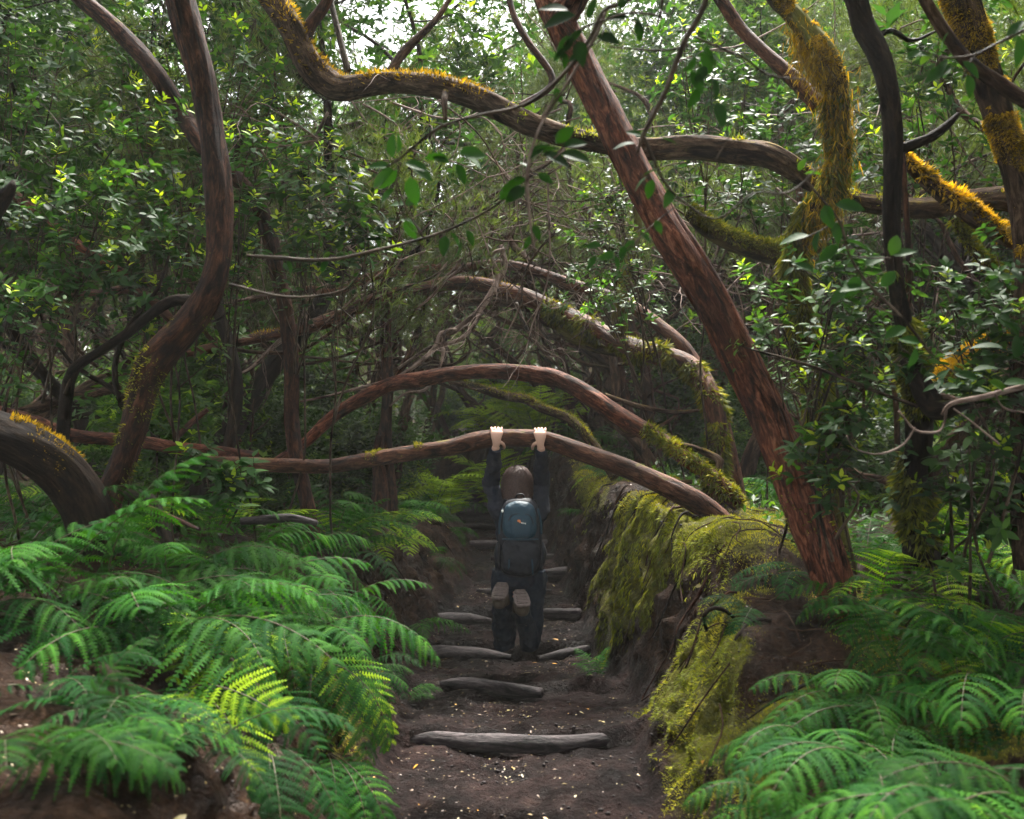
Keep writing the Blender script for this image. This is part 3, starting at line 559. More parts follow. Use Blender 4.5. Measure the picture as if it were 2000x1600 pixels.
limb('branch_arm', 'branch', 'reddish branch slanting through the leafy thicket at the far left', [(-30, 330, 18, 6.6), (40, 390, 20, 6.6), (90, 430, 22, 6.6), (140, 470, 20, 6.6), (220, 520, 14, 6.6), (300, 560, 10, 6.7)], 'red', seg=14, seed=53, part='wood', base=0)
limb('dead_root', 'root', 'dark root arching out of the ground at the foot of the S-shaped trunk', [(250, 965, 20, 5.2), (290, 975, 26, 5.1), (310, 1010, 26, 5.0), (330, 1070, 22, 4.9)], 'dark', seg=14, seed=54, part='wood')
limb('fallen_stick', 'stick', 'pale orange stick lying in the ferns right of the S-shaped trunk', [(290, 990, 8, 4.95), (340, 1012, 9, 4.9), (390, 1035, 7, 4.8)], 'smooth', seg=8, seed=55, part='wood')
limb('fallen_stick', 'stick', 'greyish fallen branch lying level under the upright slim trunk', [(470, 1018, 14, 6.0), (520, 1015, 18, 6.0), (570, 1012, 16, 6.0), (620, 1022, 10, 6.0)], 'log', seg=12, seed=56, part='wood')
limb('fallen_stick', 'stick', 'orange brown stick slanting up from the left ferns below the bare pole', [(345, 855, 12, 7.6), (375, 825, 12, 7.6), (405, 800, 10, 7.6)], 'smooth', seg=8, seed=57, part='wood')

pr0 = random.Random(5); ORDN = ['first', 'second', 'third', 'fourth', 'fifth', 'sixth', 'seventh', 'eighth', 'ninth', 'tenth', 'eleventh', 'twelfth', '13th', '14th', '15th', '16th']
# ---- path logs
def pathlog(label, L, sink=.35, name='step_log', mat='log', seed=0):
    X = [(px-CX)*d/F_PX for px, d, r_ in L]; zs_ = [min(G(x, q[1]-.10), G(0 if q[1] < 10 else -.15, q[1]-.10)+.06) for x, q in zip(X, L)]
    cf = np.polyfit(X, zs_, 1)
    pts = [[x, q[1], .75*np.polyval(cf, x)+.25*z+q[2]*(1-2*sink)+.012] for x, q, z in zip(X, L, zs_)]
    root = thing(name, label, 'log' if name == 'step_log' else 'root', tuple(pts[len(pts)//2]), 'logs and roots laid across the path as steps')
    mb = MB(); c, r, s, t, u, v = tube(mb, pts, [q[2] for q in L], seg=22, step=.02, lump=.32, ridge=.07, wob=.015, seed=seed, kr=1.4); mb.build('wood', MT[mat], root)
    return root
pathlog('nearest grey wet log across the path, almost as wide as the path', [(800, 5.05, .02), (850, 5.04, .035), (930, 5.0, .043), (1020, 4.98, .045), (1110, 5.0, .040), (1170, 5.04, .033), (1205, 5.08, .02)], .3, seed=201)
pathlog('second grey log, slanting down to the right before the dip under the hiker', [(840, 6.15, .02), (880, 6.1, .04), (930, 6.05, .045), (1000, 5.98, .045), (1060, 5.9, .03)], .25, seed=202)
pathlog('muddy root ridge running in from the left bank at the hiker\'s knees', [(800, 7.2, .03), (840, 7.25, .05), (880, 7.3, .055), (940, 7.35, .05), (1000, 7.35, .03)], .45, 'path_root', 'log', seed=203)
pathlog('dark log end sticking out of the left bank beside the hiker\'s shins', [(830, 8.1, .03), (870, 8.15, .06), (920, 8.2, .06), (960, 8.25, .03)], .4, seed=204)
pathlog('pale rounded log end on the right side of the path behind the hiker\'s thighs', [(1040, 8.4, .03), (1070, 8.35, .05), (1105, 8.3, .05), (1135, 8.25, .04)], .35, seed=205)
pathlog('mossy log at the right of the hiker\'s hip', [(1030, 9.65, .04), (1070, 9.6, .06), (1110, 9.55, .06)], .3, seed=206)
pathlog('dark log left of the hiker\'s waist', [(900, 11.0, .04), (950, 11.0, .05), (1080, 11.0, .05)], .3, seed=207)
pathlog('farthest log, level with the rucksack, where the path bends', [(880, 13.0, .04), (930, 13.0, .06), (1010, 13.0, .05)], .25, seed=208)
pathlog('mud ridge right of the path on the way to the mossy bank', [(1050, 7.3, .02), (1090, 7.35, .035), (1130, 7.4, .04), (1160, 7.42, .03)], .55, 'path_root', 'log', seed=209)
pathlog('low root across the path just behind the hiker\'s soles', [(930, 9.0, .02), (980, 9.02, .035), (1040, 9.0, .035), (1080, 8.98, .02)], .4, seed=211)
pathlog('low log behind the hiker\'s waist, right of the rucksack bottom', [(960, 10.3, .03), (1020, 10.3, .045), (1090, 10.25, .03)], .35, seed=212)
pathlog('small log between the farthest one and the rucksack', [(900, 12.0, .03), (960, 12.0, .045), (1040, 12.0, .04)], .3, seed=213)
limb('bank_root', 'root', 'thin loop of root sticking out of the right bank', [(1380, 1230, 7, 4.9), (1375, 1205, 8, 4.75), (1390, 1188, 9, 4.7), (1415, 1192, 9, 4.7), (1440, 1212, 6, 4.85)], 'dark', seg=8, seed=58, part='wood')
for i in range(22):                                                  # rootlets trailing from the banks
    y0 = 3.6+.28*i; sd_ = 1 if i % 3 else -1; xt = np.interp(y0, TB[:, 0], TB[:, 6] if sd_ > 0 else TB[:, 3])+sd_*.05; xf = np.interp(y0, TB[:, 0], TB[:, 5] if sd_ > 0 else TB[:, 2]); pts = []
    x = xt; y = y0
    for f in np.linspace(0, pr0.uniform(.45, .9), 7):
        x = xt+(xf-xt)*f+pr0.gauss(0, .02); y += pr0.gauss(0, .05); pts.append((x, y, G(x, y)+.006+.01*math.sin(f*9)))
    root = thing('bank_root', '%s thin root trailing down the %s bank, counted from the camera' % (ORDN[i//3 if sd_ < 0 else i-i//3-1], 'right' if sd_ > 0 else 'left'), 'root', pts[0], 'thin roots trailing down the banks')
    mb = MB(); tube(mb, pts, np.linspace(pr0.uniform(.007, .014), .003, 7), seg=7, step=.03, wob=.05, lump=.3, seed=800+i); mb.build('wood', MT['brown' if i % 2 else 'dark'], root)
limb('bank_root', 'root', 'reddish roots trailing down the dark left bank near the bottom', [(365, 1500, 12, 3.3), (380, 1540, 14, 3.3), (400, 1570, 14, 3.3), (410, 1640, 12, 3.3)], 'brown', seg=8, seed=59, part='wood')
limb('broken_branch', 'branch', 'short bark covered stick among the ferns at the foot of the yellow mound', [(1650, 1392, 8, 3.9), (1680, 1398, 10, 3.9), (1715, 1405, 8, 3.9)], 'log', seg=8, seed=66, part='wood')

# ================================================================== TREE AND SHRUB PROTOTYPES
pr = random.Random(11)
def grow(start, d, ln, r, lev, maxlev, out, tips, bend=.35, up=.15, fork=(2, 3), shr=.68):
    pts = [np.array(start, float)]; rad = [r]; d = nrm(np.array(d, float)); n = 5 if lev < 2 else 4
    for i in range(n):
        d = nrm(d+np.array([pr.gauss(0, bend), pr.gauss(0, bend), pr.gauss(0, bend*.6)+up]))
        pts.append(pts[-1]+d*ln/n); rad.append(r*(1-.38*(i+1)/n))
        if lev >= 1 and i >= 1 or lev >= maxlev-1: tips.append((pts[-1].copy(), d.copy(), lev))
    out.append((np.array(pts), np.array(rad), lev))
    if lev < maxlev:
        for k in range(pr.randint(*fork)):
            dd = nrm(d+np.array([pr.gauss(0, .75), pr.gauss(0, .75), pr.gauss(.1, .4)]))
            grow(pts[-1], dd, ln*shr*pr.uniform(.75, 1.2), rad[-1]*.78, lev+1, maxlev, out, tips, bend, up, fork, shr)
        if lev <= 2 and lev >= 0:
            for k in range(pr.randint(0, 2) if lev else pr.randint(1, 3)):
                i = pr.randint(1, n-1); a = pr.uniform(0, 6.28)
                grow(pts[i], [math.cos(a), math.sin(a), pr.uniform(-.1, .6)], ln*shr*pr.uniform(.4, .8), rad[i]*.5, max(lev+1, maxlev-2), maxlev, out, tips, bend, up, fork, shr)
def wood_mesh(root, segs, mat, name='trunk', thr=0, maxlev=9, seg0=10):
    mb = MB()
    for i, (p, r, lev) in enumerate(segs):
        if len(p) < 2: continue
        tube(mb, p, r, seg=max(4, seg0-2*lev), step=max(.05, .1*(1 if lev < 2 else .8)), lump=.2, seed=i*1.7, cap=lev == 0)
    mb.build(name, mat, root)
def crown(root, pos, dirs, kind, cnt, spread, mat, name='crown', size=None, bright=.0):
    pos = np.array(pos); dirs = np.array(dirs); m = len(pos); k = rs.randint(0, m, cnt)
    mb = MB()
    if kind == 'heather':                # upright feathery tufts of needles
        base = pos[k]+rs.normal(size=(cnt, 3))*spread*.55; q = 7
        ax = nrm(dirs[k]*.5+np.array([0, 0, .5])+.6*rv(cnt))
        P_ = np.repeat(base, q, 0)+np.repeat(ax, q, 0)*rs.rand(cnt*q, 1)*.10; D = nrm(np.repeat(ax, q, 0)+.75*rv(cnt*q))
        t = np.clip(np.repeat(.45+.35*fbm(base*2, 2)+.12*rs.normal(size=cnt), q)+.08*rs.normal(size=cnt*q)+bright, 0, 1)
        scatter(mb, (BLADE[0]*np.array([1, .8, 1]), BLADE[1], BLADE[2]), P_, D, rv(cnt*q), (size or .1)*(.6+.6*rs.rand(cnt*q)), t)
    else:
        q = 6; base = pos[k]+rs.normal(size=(cnt, 3))*spread; ax = nrm(dirs[k]*.4+np.array([0, 0, .6])+.5*rv(cnt))
        a = nrm(np.cross(ax, rv(cnt))); b = np.cross(ax, a)
        th = (np.arange(q)*2.4)[None, :]+rs.rand(cnt, 1)*6.28
        el = .15+.5*rs.rand(cnt, q)
        D = nrm((np.cos(th)[..., None]*a[:, None]+np.sin(th)[..., None]*b[:, None])+el[..., None]*ax[:, None]).reshape(-1, 3)
        P_ = np.repeat(base, q, 0)-np.repeat(ax, q, 0)*(rs.rand(cnt*q, 1)*.09)
        young = (rs.rand(cnt) < .17)
        t = np.repeat(np.clip(.38+.22*fbm(base*2.5, 2)+.10*rs.normal(size=cnt)+bright, 0, .8)+young*.35, q)+.06*rs.normal(size=cnt*q)
        scatter(mb, LEAF2 if kind == 'leaf' else LEAFS, P_, D, np.repeat(ax, q, 0)+.3*rv(cnt*q), (size or .08)*(.6+.6*rs.rand(cnt*q)), np.clip(t, 0, 1))
    mb.build(name, mat, root, smooth=False)
PROTO = {}
def proto_tree(key, name, label, cat, h, r, kind, cnt, spread, leafmat, woodmat='far', lean=.25, maxlev=4, size=None, clear=.0, bright=0., bend=.3):
    root = thing(name, label, cat, (0, 0, 0))
    segs, tips = [], []
    a = pr.uniform(0, 6.28)
    grow([0, 0, -.2], [lean*math.cos(a), lean*math.sin(a), 1], h*.42, r, 0, maxlev, segs, tips, bend=bend, up=.12)
    wood_mesh(root, segs, MT[woodmat])
    tp = [t for t in tips if t[2] >= max(1, maxlev-2) and t[0][2] > clear]
    crown(root, [t[0] for t in tp], [t[1] for t in tp], kind, cnt, spread, MT[leafmat], size=size, bright=bright)
    PROTO[key] = root; root['used'] = 0; return root
for i in range(5):
    proto_tree('heath%d' % i, 'heather_tree', 'tree heather', 'tree', 6.5+i*.4, .085+.01*i, 'heather', 5200, .28, 'heather', 'far', .45, 4, .085, 2.6)
for i in range(4):
    proto_tree('laur%d' % i, 'laurel_tree', 'laurel tree', 'tree', 6.2+i*.5, .09+.015*i, 'tri', 2300, .30, 'laurel', 'dark', .35, 4, .12, 2.5)
for i in range(3):
    proto_tree('bare%d' % i, 'bare_tree', 'bare tree', 'tree', 5.2+i*.5, .06+.012*i, 'tri', 160, .25, 'small', 'far', .7, 5, .08, 1.5, bend=.42)
for i in range(4):
    proto_tree('bush%d' % i, 'leafy_shrub', 'shrub', 'shrub', 1.7+.2*i, .016, 'tri', 1500, .17, 'small', 'twig', .3, 3, .085, .15)

def place(key, x, y, sc, label, group, rot=None, tilt=None, name=None):
    root = PROTO[key]; rot = pr.uniform(0, 6.28) if rot is None else rot
    tilt = tilt or (pr.gauss(0, .12), pr.gauss(0, .12))
    z = G(x, y)-.03
    if not root['used']:
        root['used'] = 1; root.location = (x, y, z); root.rotation_euler = (tilt[0], tilt[1], rot); root.scale = (sc,)*3
        root['label'] = label; root['group'] = group; return root
    r = dup(root, (x, y, z), rot, sc, label, group, tilt); return r
def zone(px, y):
    side = 'left' if px < 640 else ('middle' if px < 1250 else 'right')
    return side, ('near' if y < 11 else ('farther' if y < 18 else 'farthest'))
KIND = {'heath': ('feathery heather tree', 'heather trees'), 'laur': ('dark glossy leaved tree', 'glossy leaved trees'), 'bare': ('crooked bare tree', 'bare crooked trees'), 'bush': ('leafy green shrub', 'undergrowth shrubs')}
ZN = [(150, 'at the left edge'), (400, 'left of the S-shaped trunk'), (600, 'around the slim upright trunk'), (800, 'left within the arches'), (1000, 'in the centre of the arches'), (1250, 'right within the arches'), (1500, 'behind the leaning red trunk'), (1750, 'left of the near black trunk'), (9999, 'at the right edge')]
DN = [(10.5, 'near'), (14, 'middle distance'), (20, 'farther back'), (28, 'far back'), (999, 'farthest off')]
CELL = {}
def cell(root, kind, plural, x, y):
    px = CX+x/y*F_PX; a = next(t for l, t in ZN if px < l); b = next(t for l, t in DN if y < l)
    CELL.setdefault((kind, plural, a, b), []).append((px, root)); root['group'] = '%s %s, %s' % (plural, a, b)
ORD = ['leftmost', 'second from left', 'third from left', 'fourth from left', 'fifth from left', 'sixth from left', 'seventh from left', 'eighth from left', 'ninth from left', 'tenth from left', 'eleventh from left', 'twelfth from left', '13th from left', '14th from left', '15th from left', '16th from left', '17th from left', '18th from left', '19th from left', '20th from left', '21st from left', '22nd from left', '23rd from left', '24th from left', '25th from left', '26th from left']
def label_cells():
    for (kind, plural, a, b), L in CELL.items():
        L.sort(key=lambda t: t[0])
        for i, (px, r) in enumerate(L): r['label'] = '%s %s, %s' % (kind, a, b) if len(L) == 1 else '%s %s, %s, %s' % (kind, a, b, ORD[min(i, 25)])
def wood(key, x, y, sc):
    k = KIND[key[:-1]]; r = place(key, x, y, sc, '', 'g'); cell(r, k[0], k[1], x, y)
    if key.startswith('laur') and y < 9.2 and -3.2 < x < -2.2: r.rotation_euler.z += math.pi      # leans away from the path
    return r
pts_used = []
def freep(x, y, dmin):
    if any((x-a)**2+(y-b)**2 < dmin*dmin for a, b in pts_used): return False
    pts_used.append((x, y)); return True
def onpath(x, y, m=.5):
    return np.interp(y, TB[:, 0], TB[:, 2])-m < x < np.interp(y, TB[:, 0], TB[:, 5])+m
n_bg = 0; tries = 0
while n_bg < 46 and tries < 5000:                                   # the near wood
    tries += 1
    y = 8.3+8.5*pr.random(); x = (pr.random()*2-1)*(y*.60+1.2); px = CX+x/y*F_PX
    if onpath(x, y, .9) or 500 < px < 1130: continue
    if not freep(x, y, .9): continue
    u_ = pr.random()
    key = ('bare' if u_ < .5 else ('heath' if u_ < .8 else 'laur')) if px < 1300 else ('laur' if u_ < .45 else ('bare' if u_ < .85 else 'heath'))
    key += str(pr.randrange({'heath': 5, 'laur': 4, 'bare': 3}[key]))
    wood(key, x, y, pr.uniform(.85, 1.15)); n_bg += 1
n_bg = 0; tries = 0
while n_bg < 150 and tries < 6000:                                  # the taller, hazier wood beyond
    tries += 1
    y = 16.5+26*pr.random()**1.1; x = (pr.random()*2-1)*(y*.58+1.5); px = CX+x/y*F_PX
    if onpath(x, y, .2): continue
    if not freep(x, y, 1.25): continue
    u_ = pr.random()
    key = ('heath' if u_ < (.55 if px > 560 else .5) else ('bare' if u_ < (.97 if px > 560 else .78) else 'laur')) if px < 1300 else ('laur' if u_ < .4 else ('bare' if u_ < .6 else 'heath'))
    key += str(pr.randrange({'heath': 5, 'laur': 4, 'bare': 3}[key]))
    lim = (.10 if 590 < px < 940 else (.145 if 480 < px < 1100 else .36))*y                         # the crowns open to the sky above the arches
    sc = min(pr.uniform(1.2, 2.1), lim/5.6); wood(key, x, y, sc); n_bg += 1
n_b = 0; tries = 0
while n_b < 75 and tries < 5000:
    tries += 1
    y = 8.2+20*pr.random()**1.3; x = (pr.random()*2-1)*(y*.58+1)
    if onpath(x, y, .7): continue
    if not freep(x, y, .6): continue
    if 560 < CX+x/y*F_PX < 1300 and pr.random() < .6: continue
    wood('bush%d' % pr.randrange(4), x, y, pr.uniform(.6, 1.2)); n_b += 1
# trees added round and behind the camera to shade the path, out of view
for i_, (x, y, k) in enumerate(((-4.6, -.6, 'laur0'), (-3.8, -3, 'laur1'), (4.6, -.8, 'laur2'), (3.6, -3.4, 'heath1'), (0.2, -6, 'laur3'), (-8.6, 1.6, 'heath2'), (7.6, 2.4, 'laur0'), (6.6, 6.0, 'heath3'))):
    place(k, x, y, 1.15, 'added shade tree beyond the frame, %s, beside or behind the viewpoint' % ['near left', 'back left', 'near right', 'back right', 'straight behind', 'far left', 'far right', 'right of the arches', 'left of the arches'][i_], 'added shade trees beside and behind the viewpoint')
root = thing('shade_tree', 'added tree behind the viewpoint, its unseen crown shading the near path', 'tree', (-2.6, -2.2, G(-2.6, -2.2)))  # added tree; its crown stays above the view and shades the near path
mb = MB(); tube(mb, [(-2.6, -2.2, .3), (-2.4, -2.0, 2), (-1.7, -1.4, 3.6), (-.8, 0, 4.9), (0, 1.8, 5.8), (.4, 3.4, 6.2)], [.16, .14, .13, .10, .07, .04], seg=14, step=.08, ridge=.08, wob=.08, seed=5); mb.build('trunk', MT['dark'], root)
cnt = 9000; cp = st((rs.rand(cnt)*2-1)*4.2, -2.5+8.5*rs.rand(cnt), 4.0+2.6*rs.rand(cnt)); cp = cp[(fbm(cp*.9, 3) > -.12) & (cp[:, 2] > CAMZ+.46*np.maximum(cp[:, 1], 0)+.75)]
for k in range(6):
    br = cp[pr.randrange(len(cp))]; a0 = np.array([-.8, 0, 4.9]) if k % 2 else np.array([0, 1.8, 5.8]); mb = MB(); tube(mb, [a0, (a0+br)/2+[0, 0, .35], br], [.06, .035, .012], seg=8, step=.08, wob=.08, seed=k); mb.build('branch', MT['dark'], root)
crown(root, cp, rv(len(cp)), 'leaf', 8000, .22, MT['laurel'], size=.085)

for px, y in ((600, 15.4), (700, 17.6), (890, 16.2), (1010, 15.8), (1075, 16.8), (1130, 15.2)):   # slim trunks that branch against the sky
    x = (px-CX)*y/F_PX; wood('bare%d' % pr.randrange(3), x, y, pr.uniform(1.3, 1.8))
# crooked trunks that lean in over the path from both banks, beyond the hiker
for i in range(26):
    y = 9.6+.55*i+pr.uniform(-.2, .2); sd_ = -1 if i % 2 else 1
    cxp = (np.interp(y, TB[:14, 0], TB[:14, 3])-.3) if sd_ < 0 else (np.interp(min(y, 13), TB[:, 0], TB[:, 6])+.35)
    if y > 13.5: cxp = sd_*pr.uniform(.6, 2.6)-.3
    x = cxp+sd_*pr.uniform(0, .9); z = G(x, y); h = pr.uniform(2.2, 4.2)+.1*(y-9); dx = -sd_*pr.uniform(.8, 2.6)
    base = np.array([x, y, z-.1]); root = thing('crooked_tree', '', 'tree', tuple(base)); r0 = pr.uniform(.035, .075)
    pts = [base]+[base+np.array([dx*f**1.5+pr.gauss(0, .12), pr.gauss(0, .2), h*math.sin(f*1.5)+pr.gauss(0, .08)]) for f in (.2, .4, .6, .8, 1.)]
    mb = MB(); c, r, s_, t_, u_, v_ = tube(mb, pts, np.linspace(r0, r0*.35, 6), seg=10, step=.06, lump=.2, wob=.12, seed=700+i); mb.build('trunk', MT['brown' if i % 3 else 'far'], root)
    for k in range(pr.randint(4, 7)):
        j = pr.randint(int(len(c)*.25), len(c)-2); d = nrm(np.array([pr.gauss(0, 1), pr.gauss(0, .5), pr.gauss(.2, .7)])); ln = pr.uniform(.5, 1.5); p = [c[j]]
        for q in range(5): d = nrm(d+np.array([pr.gauss(0, .3), pr.gauss(0, .3), pr.gauss(0, .3)])); p.append(p[-1]+d*ln/5)
        mb = MB(); tube(mb, p, np.linspace(r[j]*.4, .004, 6), seg=5, step=.07, wob=.05, seed=k, cap=False)
        for w_ in range(3):
            a = p[pr.randint(1, 4)]; d = nrm(np.array([pr.gauss(0, 1), pr.gauss(0, .6), pr.gauss(0, .8)])); e = [a, a+d*.15+[0, 0, pr.gauss(0, .03)], a+d*.35+[0, 0, pr.gauss(0, .08)]]; tube(mb, e, [.006, .004, .002], seg=4, step=.06, cap=False)
        mb.build('branch', MT['far'], root)
    cell(root, 'crooked leaning trunk', 'crooked leaning trunks', x, y)

for i in range(84):
    px = pr.uniform(380, 1900) if i % 2 else pr.uniform(620, 1350); y = pr.uniform(6.8, 10.5); p0 = P(px, pr.uniform(120, 520), y); root = thing('bare_twig', '', 'twig', tuple(p0)); mb = MB()
    def run(p, d, ln, r, lev):
        q = [p]
        for k in range(5): d = nrm(d+np.array([pr.gauss(0, .3), pr.gauss(0, .25), pr.gauss(-.04, .25)])); q.append(q[-1]+d*ln/5)
        tube(mb, q, np.linspace(r, r*.45, 6), seg=5, step=.05, cap=False)
        if lev < 2:
            for k in range(pr.randint(2, 4)): run(q[pr.randint(1, 5)], nrm(d+np.array([pr.gauss(0, .8), pr.gauss(0, .5), pr.gauss(-.1, .7)])), ln*pr.uniform(.4, .7), r*.55, lev+1)
    run(p0, np.array([pr.choice([-1, 1]), pr.gauss(0, .3), pr.gauss(-.5, .5)]), pr.uniform(.8, 1.7), pr.uniform(.005, .012), 0); mb.build('stem', MT['grey' if i % 3 else 'far'], root)
    cell(root, 'bare branching twig', 'bare branching twigs', p0[0], y)

# a far wood that closes the view
mb = MB(); q = 26000
y_ = 40+16*rs.rand(q); x_ = (rs.rand(q)*2-1)*(y_*.72+3); hz = rs.rand(q)
top = 12+4*fbm(st(x_*.22, y_*.1, 3), 3)-10*np.exp(-((x_/y_*F_PX+240)/230)**2)
z_ = 1.5+hz*top
b_ = st(x_, y_, z_)
for k in range(4): scatter(mb, LEAFS, b_+rs.normal(size=(q, 3))*.25, rv(q), rv(q), .42*(.5+rs.rand(q)), np.clip(.5+.3*fbm(b_*.5, 2)+.15*rs.normal(size=q), 0, 1))
tag(mb.build('far_wood', MT['heather'], smooth=False), 'far off mass of pale green wood closing the view behind all the trees', 'wood', kind='stuff')

# ================================================================== NEAR LEAFY SAPLINGS
def leafy(name, label, cat, base, targets, seed, leaf=.075, tpl=LEAF, mat='laurel', young=.12, nwhorl=26, spread=.32, group=None, stemr=.009, alt=True, tint=.42, wood_='twig'):
    """a sapling: stem from base to each target, side twigs round the targets, whorls of leaves at the twig tips"""
    rr = np.random.RandomState(seed); root = thing(name, label, cat, tuple(base), group)
    stem = MB(); P_, D_, U_, S_, T_ = [], [], [], [], []
    for ti, tgt in enumerate(targets):
        tgt = np.array(tgt, float); mid = (np.array(base)+tgt)/2+rr.normal(size=3)*.12*np.linalg.norm(tgt-np.array(base))*.5
        pts = catmull(np.array([base, mid, tgt]), 14)
        if ti: pts = catmull(np.array([main[5], (main[6]+tgt)/2+rr.normal(size=3)*.08, tgt]), 14)
        else: main = pts
        tube(stem, pts, np.linspace(stemr, stemr*.45, 14), seg=6, step=.05, wob=.10, seed=seed+ti, cap=False)
        for j in range(nwhorl):
            k = rr.randint(6, 14) if j > 3 else 13
            s0 = pts[k]; off = nrm(rr.normal(size=3)*[1, 1, .55]+[0, 0, .25])*spread*(.25+1.0*rr.rand()); tip = tgt*.55+s0*.45+off if j > 3 else s0+off*.6
            m_ = (s0+tip)/2+rr.normal(size=3)*.03+[0, 0, -.02]
            tube(stem, [s0, m_, tip], [stemr*.4, stemr*.3, stemr*.2], seg=4, step=.06, seed=j, cap=False)
            ax = nrm((tip-m_)+np.array([0, 0, .10])+rr.normal(size=3)*.02)
            a = nrm(np.cross(ax, rr.normal(size=3))); b = np.cross(ax, a); n_ = rr.randint(5, 9); ph = rr.rand()*6.28
            yg = rr.rand() < young; bt = tint+rr.normal()*.10
            for i in range(n_):
                th = ph+i*2.4; f = i/n_
                P_.append(tip-ax*leaf*.9*f); D_.append((math.cos(th)*a+math.sin(th)*b)+ax*(.9-.75*f if yg else .45-.5*f)); U_.append(ax+rr.normal(size=3)*.15)
                S_.append(leaf*(.65+.5*f)*(.8 if yg else 1)); T_.append((.88+.14*rr.rand()) if yg and f < .7 else bt+rr.normal()*.07)
            if alt:
                for i in range(4):
                    f = rr.rand(); th = rr.rand()*6.28
                    P_.append(m_*(1-f)+tip*f); D_.append(math.cos(th)*a+math.sin(th)*b+ax*.4+np.array([0, 0, -.2])); U_.append(np.array([0, 0, 1])+rr.normal(size=3)*.35); S_.append(leaf*(.7+.5*rr.rand())); T_.append(bt-.05+rr.normal()*.08)
    stem.build('stem', MT[wood_], root)
    mb = MB(); scatter(mb, tpl, np.array(P_), np.array(D_), np.array(U_), np.array(S_), np.clip(T_, 0, 1)); mb.build('leaves', MT[mat], root)
    return root
def gb(px, d): x = (px-CX)*d/F_PX; return np.array([x, d, G(x, d)-.03])
